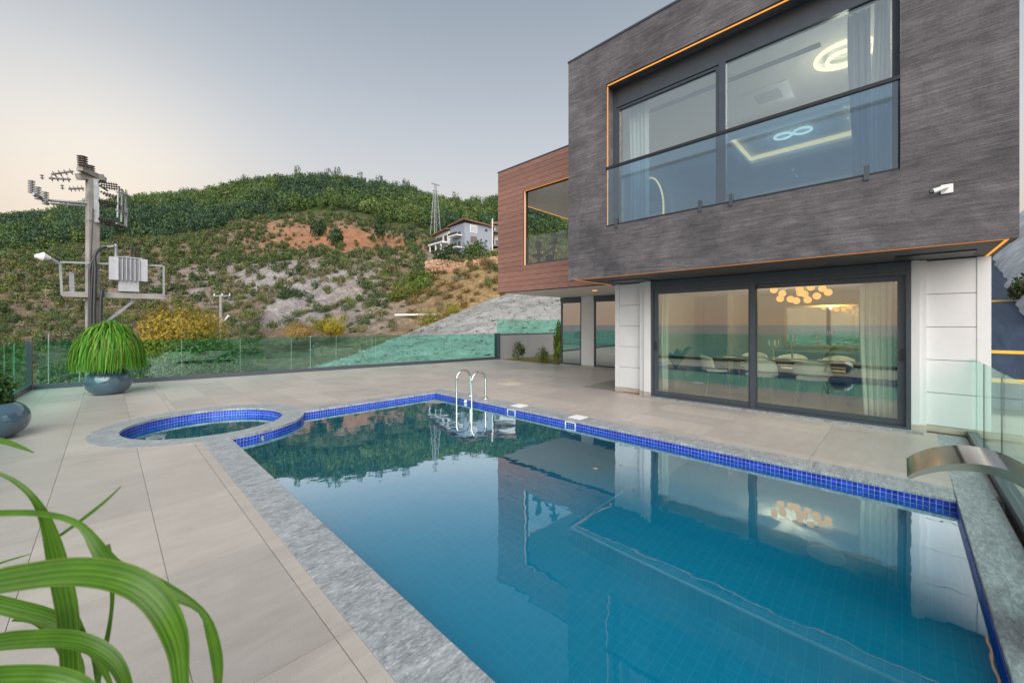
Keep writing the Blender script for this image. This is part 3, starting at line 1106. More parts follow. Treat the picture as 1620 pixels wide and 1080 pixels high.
def build_pool():
    t = thing('swimming_pool', 'long blue tiled swimming pool with grey marble coping beside the house', 'pool', (PX1, PY0, 0))
    zt, zb, zw = 0.0, -1.25, -0.092
    xb = SCX + math.sqrt(SRO ** 2 - (PY1 - SCY) ** 2)
    ya = SCY - math.sqrt(SRO ** 2 - (PX0 - SCX) ** 2)
    a0, a1 = math.atan2(PY1 - SCY, xb - SCX), math.atan2(ya - SCY, PX0 - SCX)
    arc = [(SCX + SRO * math.cos(a0 + (a1 - a0) * k / 28), SCY + SRO * math.sin(a0 + (a1 - a0) * k / 28)) for k in range(29)]
    outline = [(PX0, PY0), (PX1, PY0), (PX1, PY1)] + arc
    # lining: walls below the tile band, floor, two shallow ledges
    m = MB()
    n = len(outline)
    for i in range(n):
        p, q = outline[i], outline[(i + 1) % n]
        m.add([(p[0], p[1], zb), (q[0], q[1], zb), (q[0], q[1], zt - 0.03), (p[0], p[1], zt - 0.03)], [(0, 3, 2, 1)])
    m.add([(x, y, zb) for x, y in outline], [tuple(range(n))])
    m.build('lining', 'lining', t)
    LX, LY, LZ = 3.18, 2.30, -0.95
    m = MB()
    m.box(LX, PX1 + .02, PY0 - .02, LY, zb - 0.02, LZ)
    m.box(4.15, PX1 + .01, PY0 - .01, LY - 0.012, LZ - 0.02, -0.62)
    m.build('ledge', 'lining', t)
    m = MB()
    m.bar((LX - .008, PY0, LZ), (LX - .008, LY + .008, LZ), 0.022, 0.022)
    m.bar((LX - .008, LY + .008, LZ + .001), (PX1, LY + .008, LZ + .001), 0.022, 0.022)
    m.build('ledge_trim', 'plastic', t)
    # grout bed of the tile band, just behind the tiles
    m = MB()
    for i in range(n):
        p, q = outline[i], outline[(i + 1) % n]
        dx, dy = q[0] - p[0], q[1] - p[1]
        L = math.hypot(dx, dy)
        nx, ny = -dy / L * 0.003, dx / L * 0.003
        m.add([(p[0] + nx, p[1] + ny, -0.20), (q[0] + nx, q[1] + ny, -0.20), (q[0] + nx, q[1] + ny, -0.028), (p[0] + nx, p[1] + ny, -0.028)], [(0, 3, 2, 1)])
    m.build('tile_bed', 'mosaic_grout', t)
    # glazed tiles, three and a half rows from the coping into the water
    P = 0.04
    spots = []
    def run(p, q, every=1):
        L = math.hypot(q[0] - p[0], q[1] - p[1])
        k = int(L / P)
        ang = math.atan2(q[1] - p[1], q[0] - p[0])
        for i in range(k):
            s = (i + 0.5) / k
            for row in range(4):
                spots.append((p[0] + (q[0] - p[0]) * s, p[1] + (q[1] - p[1]) * s, -0.030 - P * (row + 0.5), ang))
    run((PX0, PY0), (PX1, PY0))
    run((PX1, PY0), (PX1, PY1))
    run((PX1, PY1), (xb, PY1))
    L = SRO * abs(a1 - a0)
    k = int(L / P)
    for i in range(k):
        a = a0 + (a1 - a0) * (i + .5) / k
        for row in range(4):
            spots.append((SCX + SRO * math.cos(a), SCY + SRO * math.sin(a), -0.030 - P * (row + .5), a - math.pi / 2))
    tm = MB()
    tm.box(-0.0176, 0.0176, -0.002, 0.0058, -0.0176, 0.0176)
    tile_me = tm.mesh('tile', 'mosaic')
    key = lambda s: s[0] ** 2 + s[1] ** 2 + (40 if s[2] < -0.15 else 0) + (30 if s[1] < PY0 + 0.01 else 0)
    spots.sort(key=key)
    o = worg(t)
    tm_v = tm.v
    for x, y, z, a in spots[:300]:
        obj('tile', tile_me, (x - o.x, y - o.y, z - o.z), t, (0, 0, a))
    rest = MB()
    for x, y, z, a in spots[300:]:
        c, s = math.cos(a), math.sin(a)
        rest.add([(x + vx * c - vy * s, y + vx * s + vy * c, z + vz) for vx, vy, vz in tm_v],
                 [(3, 2, 1, 0), (4, 5, 6, 7), (0, 1, 5, 4), (1, 2, 6, 5), (2, 3, 7, 6), (3, 0, 4, 7)])
    tag(rest.build('tile_band', 'mosaic', t), kind='stuff')
    # coping slabs
    def slab(x0, x1, y0, y1):
        MB().box(x0, x1, y0, y1, -0.030, 0.002).build('coping_slab', 'marble', t, bevel=0.005)
    ys = np.linspace(PY0 + 0.002, 6.42, 8)
    for a, b in zip(ys[:-1], ys[1:]):
        slab(CPX0, PX0 + 0.012, a + .0012, b - .0012)
    ys = np.linspace(PY0 + .002, CPY1, 9)
    for a, b in zip(ys[:-1], ys[1:]):
        slab(PX1 - .012, CPX1, a + .0012, b - .0012)
    xs = np.linspace(2.26, PX1 - .014, 4)
    for a, b in zip(xs[:-1], xs[1:]):
        slab(a + .0012, b - .0012, PY1 - .012, CPY1)
    xs = np.linspace(CPX0, 7.98, 9)
    for a, b in zip(xs[:-1], xs[1:]):
        slab(a + .0012, b - .0012, CPY0, PY0 + (.0 if b < 5.5 else 0.0))
    # skimmer mouths and their lids in the coping
    for y in (5.02, 3.72):
        sk = MB().frame_x(PX1 - 0.016, PX1 + 0.02, y - .10, y + .10, -0.105, -0.030, y - .088, y + .088, -0.096, -0.040).build('skimmer', 'plastic', t)
        MB().box(PX1 - .004, PX1 + .016, y - .086, y + .086, -0.094, -0.042).build('flap', 'glass_edge', sk)
        MB().box(5.20, 5.44, y - .10, y + .13, 0.0022, 0.010).build('skimmer_lid', 'plastic', t, bevel=0.003)
    # round underwater lamps and the wall inlet by the ladder
    for x, y, z, ax in ((PX1, 1.55, -0.52, 'x'), (PX1, 6.32, -0.062, 'x'), (4.15, 0.45, -0.80, 'x'), (3.0, PY1, -0.62, 'y')):
        m = MB()
        rad = 0.035 if z > -0.1 else 0.13
        p = Vector((x, y, z))
        dv = Vector((-1, 0, 0)) if ax == 'x' else Vector((0, -1, 0))
        m.tube([p + dv * 0.003, p + dv * 0.02, p + dv * 0.032], rad, 24, radii=[rad, rad, rad * 0.8])
        m.build('underwater_lamp' if rad > .1 else 'wall_inlet', 'plastic', t, smooth=True)
    m = MB()
    p = Vector((SCX + SRO * math.cos(-1.25), SCY + SRO * math.sin(-1.25), -0.075))
    dv = Vector((math.cos(-1.25), math.sin(-1.25), 0))
    m.tube([p, p + dv * 0.03], 0.022, 16)
    m.build('wall_inlet', 'brushed', t, smooth=True)
    # pool water
    w = MB()
    w.add([(x, y, zw) for x, y in outline], [tuple(range(n))])
    tag(w.build('pool_water', 'water'), kind='structure')
    # round spa
    s = thing('hot_tub', 'round spa pool with blue tile band and grey marble ring', 'hot tub', (SCX, SCY, 0))
    m = MB().lathe([(0.001, -0.95), (SRI, -0.95), (SRI, -0.028)], (SCX, SCY, 0), 72)
    m.f = [tuple(reversed(f)) for f in m.f]
    m.build('lining', 'lining', s)
    m = MB().lathe([(SRI - .003, -0.22), (SRI - .003, -0.026)], (SCX, SCY, 0), 96)
    m.build('tile_bed', 'mosaic_grout', s)
    m = MB()
    k = int(2 * math.pi * SRI / P)
    for i in range(k):
        a = 2 * math.pi * i / k
        c_, s_ = math.cos(a + math.pi / 2), math.sin(a + math.pi / 2)
        for row in range(5):
            x, y, z = SCX + SRI * math.cos(a), SCY + SRI * math.sin(a), -0.030 - P * (row + .5)
            m.add([(x + vx * c_ - vy * s_, y + vx * s_ + vy * c_, z + vz) for vx, vy, vz in tm_v],
                  [(3, 2, 1, 0), (4, 5, 6, 7), (0, 1, 5, 4), (1, 2, 6, 5), (2, 3, 7, 6), (3, 0, 4, 7)])
    tag(m.build('tile_band', 'mosaic', s), kind='stuff')
    for i in range(10):
        b0, b1 = 2 * math.pi * i / 10 + .001, 2 * math.pi * (i + 1) / 10 - .001
        m = MB()
        poly = [(SCX + (SRI - .012) * math.cos(b0 + (b1 - b0) * q / 8), SCY + (SRI - .012) * math.sin(b0 + (b1 - b0) * q / 8)) for q in range(9)]
        po = [(SCX + (SRO + .004) * math.cos(b0 + (b1 - b0) * q / 8), SCY + (SRO + .004) * math.sin(b0 + (b1 - b0) * q / 8)) for q in range(9)]
        for q in range(8):
            m.prism([poly[q], po[q], po[q + 1], poly[q + 1]], -0.030, 0.0045)
        m.build('coping_slab', 'marble', s)
    m = MB().ball((SCX - .86, SCY - .36, -0.11), 0.065)
    m.build('float_ball', 'plastic', s, smooth=True)
    w = MB()
    w.add([(SCX + SRI * math.cos(6.2832 * q / 64), SCY + SRI * math.sin(6.2832 * q / 64), -0.118) for q in range(64)], [tuple(range(64))])
    tag(w.build('spa_water', 'water'), kind='structure')
    # step ladder
    l = thing('pool_ladder', 'stainless steel pool ladder with two hooped handrails', 'ladder', (5.2, 6.25, 0))
    for y in (6.50, 6.02):
        pts = [(5.36, y, 0.0), (5.36, y, 0.37)]
        pts += [(5.18 + 0.18 * math.cos(a), y, 0.37 + 0.18 * math.sin(a)) for a in np.linspace(0.15, math.pi - .05, 16)]
        pts += [(5.0, y, 0.36), (5.0, y, -0.55), (5.02, y, -0.9)]
        MB().tube(pts, 0.0205, 14).build('handrail', 'steel', l, smooth=True)
        MB().lathe([(0.001, 0.030), (0.028, 0.030), (0.052, 0.014), (0.055, 0.003)], (5.36, y, 0.0), 24).build('flange', 'steel', l, smooth=True)
    for z in (-0.22, -0.47, -0.72):
        MB().box(4.95, 5.05, 6.04, 6.48, z - 0.012, z + 0.012).build('step', 'brushed', l)
    # stainless water blade
    sp = thing('waterfall_spout', 'polished steel waterfall spout arching over the pool corner', 'spout', (3.0, -0.45, 0))
    ctr = [(-0.56, 0.0), (-0.57, 0.28), (-0.565, 0.50), (-0.535, 0.66), (-0.465, 0.775), (-0.36, 0.845), (-0.25, 0.86), (-0.14, 0.832), (-0.055, 0.78), (-0.015, 0.738)]
    cs = []
    for i in range(len(ctr) - 1):
        for q in range(4):
            a, b = Vector(ctr[i]), Vector(ctr[i + 1])
            p0_ = Vector(ctr[max(i - 1, 0)])
            p3_ = Vector(ctr[min(i + 2, len(ctr) - 1)])
            u_ = q / 4
            cs.append(0.5 * ((2 * a) + (b - p0_) * u_ + (2 * p0_ - 5 * a + 4 * b - p3_) * u_ * u_ + (3 * a - p0_ - 3 * b + p3_) * u_ ** 3))
    cs.append(Vector(ctr[-1]))
    vs, fs = [], []
    X0, X1 = 2.80, 3.19
    N = len(cs)
    for i, p in enumerate(cs):
        d_ = (cs[min(i + 1, N - 1)] - cs[max(i - 1, 0)]).normalized()
        nn = Vector((d_.y, -d_.x))
        th = 0.012 + 0.062 * (1 - i / (N - 1)) ** 0.8
        q = p + nn * th
        vs += [(X0, p.x, p.y), (X1, p.x, p.y), (X1, q.x, q.y), (X0, q.x, q.y)]
    for i in range(N - 1):
        for k_ in range(4):
            k2 = (k_ + 1) % 4
            fs.append((i * 4 + k_, i * 4 + k2, i * 4 + 4 + k2, i * 4 + 4 + k_))
    fs += [(3, 2, 1, 0), tuple((N - 1) * 4 + k_ for k_ in range(4))]
    MB().add(vs, fs).build('blade', 'steel', sp, smooth=True)
    MB().box(X0 - .05, X1 + .05, -0.60, -0.47, 0.0025, 0.016).build('base_plate', 'brushed', sp)
    # inspection cover in the paving
    m = MB().box(6.93, 7.40, 6.86, 7.33, 0.0005, 0.007)
    g_ = tag(m.build('inspection_cover', 'stone_lid'), 'square pale stone inspection cover set in the paving behind the ladder', 'cover')
    MB().tube([(7.12, 7.2, 0.004), (7.12, 7.2, 0.0085)], 0.03, 16).build('lifting_hole', 'far_dark', g_)


build_pool()


# ------------------------------------------------------------------ glass fences
def glass_run(t, p, q, n, z0, z1, base=0.11, mat='fence_glass', gap=0.012, thick=0.012, ch_w=0.09, jm='glass_edge'):
    """Base channel with n frameless panes standing in it."""
    a, b = Vector((p[0], p[1], 0)), Vector((q[0], q[1], 0))
    MB().bar(a + Vector((0, 0, z0 + base / 2)), b + Vector((0, 0, z0 + base / 2)), ch_w, base).build('base_channel', 'frame', t)
    d = b - a
    for k in range(n):
        s, e = a + d * (k / n), a + d * ((k + 1) / n)
        u = d.normalized() * gap / 2
        zm = (z0 + base + 0.002 + z1) / 2
        if k:
            MB().bar(s + Vector((0, 0, z0 + base)), s + Vector((0, 0, z1 - .003)), thick * .8, gap * .4, d.normalized()).build('joint_seal', jm, t)
        MB().bar(s + u + Vector((0, 0, zm)), e - u + Vector((0, 0, zm)), thick, z1 - z0 - base - 0.002).build('pane', mat, t)


f = thing('glass_fence', 'frameless green glass fence along the far edge of the terrace facing the hill', 'fence', (*FA, 0))
glass_run(f, (FA[0] + .07, FA[1] - .01), FB, 10, 0.0, 1.10)
f = thing('glass_fence', 'frameless green glass fence running down the left edge of the terrace', 'fence', (*FL, 0))
glass_run(f, FL, (FA[0], FA[1] - .06), 12, 0.0, 1.10)
MB().box(FA[0] - .05, FA[0] + .05, FA[1] - .05, FA[1] + .05, 0, 1.11).build('post', 'frame', f)
f = thing('glass_fence', 'clear glass railing in a grey channel beside the pool spout', 'fence', (8.2, -0.66, 0))
glass_run(f, (8.15, -0.66), (-2.2, -0.66), 9, -0.02, 1.05, 0.10, 'rail_glass', 0.014, 0.014, 0.10, 'dark_metal')
f = thing('garden_wall', 'low grey rendered wall topped with green glass beside the planting bed', 'wall', (11.95, 12.55, -3))
MB().box(11.9, 20, 12.50, 12.75, -3.5, 1.02).build('wall', 'grey_wall', f)
glass_run(f, (11.9, 12.62), (20, 12.62), 6, 1.02, 1.72, 0.06)
MB().box(11.83, 11.898, 12.42, 12.70, 0, 1.12).build('post', 'frame', f)
# planting bed and path beside the house
m = MB()
n = 24
vs = []
for i in range(n + 1):
    for j in range(n + 1):
        x, y = 11.81 + 6 * i / n, 9.0 + 3.49 * j / n
        vs.append((x, y, -0.015 + 0.10 * float(fbm(np.array(x * 1.3), np.array(y * 1.3))) * (1 if 0 < i < n else 0)))
fs = [(i * (n + 1) + j, (i + 1) * (n + 1) + j, (i + 1) * (n + 1) + j + 1, i * (n + 1) + j + 1) for i in range(n) for j in range(n)]
tag(m.add(vs, fs).build('ground_bed', 'turf', smooth=True), kind='structure')
tag(MB().box(1.0, 11.5, -3.6, -0.72, -0.4, -0.03).build('side_path', 'skirting'), kind='structure')


# ------------------------------------------------------------------ the house
def build_house():
    h = thing('villa', 'modern two storey villa with a charcoal box over white piers and a red-brown timber wing', 'house', (8.0, 4.6, 0))
    # ---- charcoal upper box
    BX, BY0, BY1, BZ0, BZ1 = 6.60, -0.86, 4.87, 2.40, 6.82
    WY0, WY1, WZ0, WZ1 = 0.02, 4.00, 3.335, 6.03
    up = MB().frame_x(BX, BX + .40, BY0, BY1, BZ0, BZ1, WY0, WY1, WZ0, WZ1).build('upper_facade', 'charcoal', h)
    MB().box(BX + .402, 13.6, BY1 - .25, BY1, BZ0 + .01, BZ1).build('side_wall', 'charcoal', h)
    MB().box(BX + .402, 13.6, BY0, BY0 + .25, BZ0 + .01, BZ1).build('side_wall', 'charcoal', h)
    MB().box(BX + .402, 13.6, BY0 + .252, BY1 - .252, 6.45, BZ1 - .02).build('roof_slab', 'charcoal', h)
    MB().box(13.4, 13.6, BY0 + .252, BY1 - .252, BZ0 + .3, 6.448).build('back_wall', 'wall_cool', h)
    MB().box(BX - .012, BX + .43, BY0 - .012, BY1 + .012, BZ1 + .001, BZ1 + .035).build('parapet_cap', 'frame', h)
    MB().box(BX + .03, 8.4, BY0 + .01, BY1 - .01, BZ0 - .002, BZ0 + .30 - .001).build('soffit', 'soffit', h) if False else None
    MB().box(BX + .402, 13.39, BY0 + .252, BY1 - .252, BZ0, 3.30).build('upper_floor', 'soffit', h)
    # soffit inset and its LED lines
    MB().box(BX + .10, 8.02, BY0 + .10, BY1 - .22, BZ0 - .004, BZ0 - .001).build('soffit_panel', 'soffit', h)
    led = MB()
    led.box(BX + .035, BX + .060, BY0 + .06, BY1 - .12, BZ0 - .006, BZ0 - .0005)
    led.build('led_strip', 'led_soft', h)
    MB().box(BX + .061, 8.06, BY1 - .145, BY1 - .12, BZ0 - .006, BZ0 - .0005).build('led_strip', 'led_soft', h)
    MB().box(BX + .061, 8.20, BY0 + .06, BY0 + .085, BZ0 - .006, BZ0 - .0005).build('led_strip', 'led', h)
    for y in (3.95, -0.28):
        MB().box(7.25, 7.75, y - .35, y + .35, BZ0 - .020, BZ0 - .0045).build('vent_grille', 'dark_metal', h)
    # LED in the window reveal, on the far jamb and the head
    MB().box(BX + .045, BX + .075, WY1 - .006, WY1 - .0005, WZ0, WZ1 - .03).build('led_strip', 'led', h)
    MB().box(BX + .045, BX + .075, WY0 + .3, WY1, WZ1 - .006, WZ1 - .0005).build('led_strip', 'led', h)
    # shutter box and bedroom window
    FX0, FX1 = 6.86, 6.97
    MB().box(FX0 + .01, FX1 + .1, WY0 + .002, WY1 - .002, 5.74, WZ1 - .002).build('shutter_box', 'frame', h)
    w = MB().frame_x(FX0, FX1, WY0 + .003, WY1 - .003, WZ0 + .002, 5.738, WY0 + .075, WY1 - .075, WZ0 + .06, 5.66).build('window', 'frame', h)
    MB().box(FX0 - .006, FX1 + .006, 2.00, 2.10, WZ0 + .06, 5.66).build('mullion', 'frame', w)
    MB().frame_x(FX0 + .02, FX1 - .02, 2.102, WY1 - .077, WZ0 + .062, 5.658, 2.102 + .05, WY1 - .127, WZ0 + .11, 5.61).build('sash', 'frame', w)
    MB().box(FX0 + .05, FX0 + .066, 2.15, WY1 - .126, WZ0 + .109, 5.612).build('pane', 'window_glass', w)
    MB().box(FX0 + .03, FX0 + .046, WY0 + .074, 1.999, WZ0 + .059, 5.662).build('pane', 'window_glass', w)
    r = MB().bar((BX + .02, WY0 - .0, 4.44), (BX + .02, WY1, 4.44), 0.05, 0.045).build('guard_rail', 'dark_metal', h)
    MB().box(BX + .012, BX + .028, WY0 + .02, WY1 - .03, WZ0 + .03, 4.417).build('guard_pane', 'blue_glass', r)
    MB().box(BX + .005, BX + .035, WY0 + .01, WY1 - .01, WZ0 + .001, WZ0 + .03).build('guard_channel', 'dark_metal', r)
    for y in (3.78, 2.30, 1.85, 0.32):
        MB().box(BX - .016, BX - .002, y - .026, y + .026, WZ0 - .05, WZ0 + .13).build('clamp', 'frame', r)
    # ---- ground floor: piers, panels, skirting
    PXF = 8.06
    def pier(y0, y1, pil, top=2.39):
        MB().box(PXF + .012, PXF + .35, y0, y1, 0, top).build('wall', 'white_gap', h)
        for a, b, px_ in pil:
            MB().box(px_, PXF + .011, a, b, 0.10, top).build('pilaster', 'white', h)
            MB().box(px_ - .006, PXF + .010, a - .002, b + .002, 0.0, 0.098).build('skirting', 'skirting', h)
    pier(3.70, 4.63, [(4.535, 4.635, PXF - .02), (3.86, 3.985, PXF - .13), (3.72, 3.859, PXF - .20)])
    pier(-0.82, -0.06, [(-0.82, -0.70, PXF - .02), (-0.235, -0.17, PXF - .10), (-0.169, -0.085, PXF - .15)])
    zs = [0.10, 0.555, 1.01, 1.465, 1.92, 2.385]
    for a, b in ((3.987, 4.533), (-0.698, -0.237)):
        for z0, z1 in zip(zs[:-1], zs[1:]):
            MB().box(PXF - .012, PXF + .0105, a, b, z0 + .004, z1 - .004).build('panel', 'white', h)
        MB().box(PXF - .018, PXF + .010, a, b, 0.0, 0.098).build('skirting', 'skirting', h)
    # return walls
    MB().box(8.42, 13.4, -0.82, -0.62, 0, 2.38).build('side_wall', 'white', h)
    MB().box(8.42, 13.4, 4.43, 4.63, 0, 2.38).build('side_wall', 'white', h)
    # ---- dining room sliding door
    DX = 7.90
    DY0, DY1, DZ1 = -0.085, 3.72, 2.385
    MB().box(DX - .02, DX + .3, DY0 + .001, DY1 - .001, 2.245, DZ1).build('door_header', 'frame', h)
    MB().box(DX - .14, DX + .2, DY0 - .12, DY1 + .12, 0.0008, 0.022).build('door_sill', 'marble', h)
    d = MB().frame_x(DX - .01, DX + .13, DY0 + .001, DY1 - .001, 0.024, 2.243, DY0 + .05, DY1 - .05, 0.055, 2.20).build('sliding_door', 'frame', h)
    MB().frame_x(DX + .02, DX + .06, 1.86, DY1 - .052, 0.057, 2.198, 1.94, DY1 - .14, 0.14, 2.12).build('sash', 'frame', d)
    MB().frame_x(DX + .062, DX + .10, DY0 + .052, 1.90, 0.057, 2.198, DY0 + .14, 1.82, 0.14, 2.12).build('sash', 'frame', d)
    MB().box(DX - .012, DX + .018, 1.83, 1.91, 0.057, 2.198).build('mullion', 'frame', d)
    MB().box(DX + .035, DX + .045, 1.941, DY1 - .141, 0.141, 2.119).build('pane', 'door_glass', d)
    MB().box(DX + .077, DX + .087, DY0 + .141, 1.819, 0.141, 2.119).build('pane', 'door_glass', d)
    MB().box(DX + .035, DX + .061, DY0 + .08, DY0 + .11, 0.98, 1.15).build('handle', 'dark_metal', d)
    MB().box(DX - .005, DX + .019, DY1 - .105, DY1 - .08, 0.98, 1.15).build('handle', 'dark_metal', d)
    # ---- red-brown wing
    WX, QY0, QY1, QZ0, QZ1 = 8.60, 4.875, 9.06, 2.49, 6.24
    OY0, OY1, OZ0, OZ1 = 5.05, 7.98, 3.23, 5.43
    wing = MB().frame_x(WX + .012, WX + .20, QY0, QY1, QZ0, QZ1, OY0, OY1, OZ0, OZ1).build('wing_wall', 'plank_gap', h)
    nb = 25
    ph = (QZ1 - QZ0) / nb
    for k in range(nb):
        z0, z1 = QZ0 + ph * k + .004, QZ0 + ph * (k + 1) - .004
        if z1 <= OZ0 or z0 >= OZ1:
            segs = [(QY0, QY1, z0, z1)]
        elif z0 < OZ0 or z1 > OZ1:
            a, b = (z0, OZ0) if z0 < OZ0 else (OZ1, z1)
            segs = [(OY1 + .002, QY1, z0, z1), (QY0, OY1, a, b)]
        else:
            segs = [(OY1 + .002, QY1, z0, z1)]
        for s in segs:
            if s[3] - s[2] > 0.01:
                MB().box(WX - .006, WX + .0115, *s).build('plank', 'plank', wing)
    MB().box(WX - .02, WX + .25, QY0, QY1 + .02, QZ1 + .001, QZ1 + .03).build('wing_cap', 'frame', h)
    MB().box(WX + .202, 13.6, QY0, QY1 - .002, 5.47, QZ1 - .01).build('wing_roof', 'cream', h)
    MB().box(WX + .202, 13.6, QY0, QY1 - .002, QZ0 - .001, 3.2).build('wing_floor', 'cream', h)
    MB().box(13.0, 13.6, QY0, QY1 - .3, 3.202, 5.468).build('wing_back_wall', 'cream', h)
    MB().box(WX + .202, 13.6, QY0, QY0 + .12, 3.202, 5.468).build('wing_side_wall', 'cream', h)
    # dropped ceiling beam in the loggia and LED lines
    MB().box(9.6, 13.5, 5.0, 6.6, 5.22, 5.468).build('ceiling_drop', 'cream', h)
    MB().box(WX + .03, WX + .055, OY1 - .006, OY1 - .0005, OZ0, OZ1).build('led_strip', 'led', h)
    MB().box(WX + .03, WX + .055, OY0, OY1, OZ1 - .006, OZ1 - .0005).build('led_strip', 'led', h)
    MB().box(WX + .21, 13.3, QY1 - .06, QY1 - .035, 5.463, 5.4695).build('led_strip', 'led', h)
    MB().box(WX + .056, WX + .09, OY1 - .02, OY1 - .0003, OZ0, OZ1 - .007).build('jamb_trim', 'cream', h)
    r = MB().bar((WX + .10, OY0, OZ0 + .03), (WX + .10, OY1 - .06, OZ0 + .03), 0.06, 0.06).build('guard_channel', 'frame', h)
    for a, b in ((OY0, 6.45), (6.46, OY1 - .10)):
        MB().box(WX + .095, WX + .105, a, b, OZ0 + .06, 4.06).build('guard_pane', 'guard_glass', r)
    MB().box(WX + .085, WX + .115, OY1 - .10, OY1 - .06, OZ0 + .06, 4.05).build('post', 'frame', r)
    # soffit down-light under the wing
    MB().tube([(9.95, 6.4, QZ0 - .012), (9.95, 6.4, QZ0 - .0015)], 0.07, 20).build('downlight', 'bulb', h)
    # ---- ground floor under the wing
    GX = 11.85
    MB().box(GX, GX + .3, 4.64, 6.70, 0, 2.485).build('wall', 'cream', h)
    MB().box(GX, GX + .3, 7.66, 8.18, 0.06, 2.485).build('wall', 'white', h)
    MB().box(GX - .006, GX + .3, 7.66, 8.18, 0, 0.058).build('skirting', 'skirting', h)
    for a, b in ((6.70, 7.66), (8.18, 9.10)):
        MB().box(GX - .03, GX + .1, a, b, 2.33, 2.486).build('shutter_box', 'frame', h)
        g_ = MB().frame_x(GX + .01, GX + .08, a + .001, b - .001, 0.04, 2.328, a + .05, b - .05, 0.09, 2.28).build('window', 'frame', h)
        MB().box(GX + .04, GX + .05, a + .051, b - .051, 0.091, 2.279).build('pane', 'dark_glass', g_)
        MB().box(GX - .06, GX + .1, a, b, 0.001, 0.038).build('window_sill', 'marble', h)
    MB().box(GX + 1.6, GX + 1.75, 4.64, 9.1, 0.0, 2.48).build('inner_wall', 'wall_in', h)
    # ---- interior shells
    MB().box(8.02, 13.38, -0.61, 4.42, 0.004, 0.020).build('dining_floor', 'floor_in', h)
    MB().box(8.32, 13.38, -0.61, 4.42, 2.30, 2.378).build('dining_ceiling', 'ceil', h)
    MB().box(13.0, 13.12, -0.61, 4.42, 0.021, 2.299).build('dining_wall', 'wall_in', h)
    MB().box(11.2, 12.99, 3.1, 3.22, 0.021, 2.299).build('partition', 'wall_in', h)
    MB().box(7.06, 13.39, BY0 + .253, BY1 - .253, 5.80, 6.2).build('bedroom_ceiling', 'ceil', h)
    MB().box(7.06, 13.39, 4.45, 4.60, 3.31, 5.799).build('bedroom_wall', 'wall_cool', h)
    MB().box(7.06, 13.39, -0.60, -0.45, 3.31, 5.799).build('bedroom_wall', 'wall_cool', h)
    # ceiling slot, air-conditioning cassette, coffer with a lit cove
    MB().box(7.62, 7.74, 0.9, 3.7, 5.788, 5.7995).build('ceiling_slot', 'dark_metal', h)
    c = MB().box(8.35, 9.05, 1.45, 2.15, 5.775, 5.7995).build('air_cassette', 'plastic', h)
    MB().box(8.5, 8.9, 1.6, 2.0, 5.770, 5.7745).build('grille', 'tank', c)
    k = MB()
    k.box(9.6, 9.8, 0.5, 3.0, 5.62, 5.799).box(11.6, 11.8, 0.5, 3.0, 5.62, 5.799).box(9.801, 11.599, 0.5, 0.7, 5.62, 5.799).box(9.801, 11.599, 2.8, 3.0, 5.62, 5.799)
    k.build('coffer', 'ceil', h)
    k = MB()
    k.box(9.802, 9.83, 0.72, 2.78, 5.70, 5.79).box(11.57, 11.598, 0.72, 2.78, 5.70, 5.79).box(9.84, 11.56, 0.702, 0.73, 5.70, 5.79).box(9.84, 11.56, 2.77, 2.798, 5.70, 5.79)
    k.build('cove_light', 'warm_cove', h)
    return h


build_house()


# ------------------------------------------------------------------ furniture behind the glass
def lamp(name, loc, watts, col, radius):
    ld = bpy.data.lights.new(name, 'POINT')
    ld.energy = watts
    ld.color = col
    ld.shadow_soft_size = radius
    return ld


def curtain(label, x, y0, y1, z0, z1, mat, waves, amp, seed):
    r = random.Random(seed)
    ph = [r.random() * 6 for _ in range(3)]
    n, mz = 60, 10
    vs, fs = [], []
    for j in range(mz + 1):
        tz = j / mz
        for i in range(n + 1):
            s = i / n
            a = amp * (0.7 + 0.5 * (1 - tz))
            dx = a * math.sin(s * waves * 6.283 + ph[0] + 0.4 * math.sin(tz * 3 + ph[1])) + 0.4 * a * math.sin(s * waves * 2.3 * 6.283 + ph[2])
            yy = y0 + (y1 - y0) * s + 0.03 * math.sin(tz * 4 + ph[1]) * s
            vs.append((x + dx, yy, z0 + (z1 - z0) * tz))
    for j in range(mz):
        for i in range(n):
            k = j * (n + 1) + i
            fs.append((k, k + 1, k + n + 2, k + n + 1))
    m = MB().add(vs, fs)
    o = m.build('curtain', mat, smooth=False)
    o.data.polygons.foreach_set('use_smooth', [True] * len(fs))
    sol = o.modifiers.new('thickness', 'SOLIDIFY')
    sol.thickness = 0.004
    return tag(o, label, 'curtain', 'curtains behind the house windows')


curtain('ivory curtain at the right end of the dining room door', 8.22, 0.08, 0.46, 0.03, 2.27, 'fabric', 5, 0.035, 1)
curtain('narrow white curtain at the left end of the dining room door', 8.22, 3.50, 3.60, 0.03, 2.27, 'fabric', 3, 0.03, 2)
curtain('white sheer curtain at the left end of the bedroom window', 7.20, 3.45, 3.84, 3.33, 5.79, 'fabric', 5, 0.035, 3)
curtain('white sheer curtain at the right end of the bedroom window', 7.20, 0.12, 0.30, 3.33, 5.79, 'fabric', 4, 0.03, 4)
curtain('grey drape hanging beside the sheer in the bedroom window', 7.24, 0.31, 0.52, 3.33, 5.79, 'grey_fabric', 3, 0.04, 5)


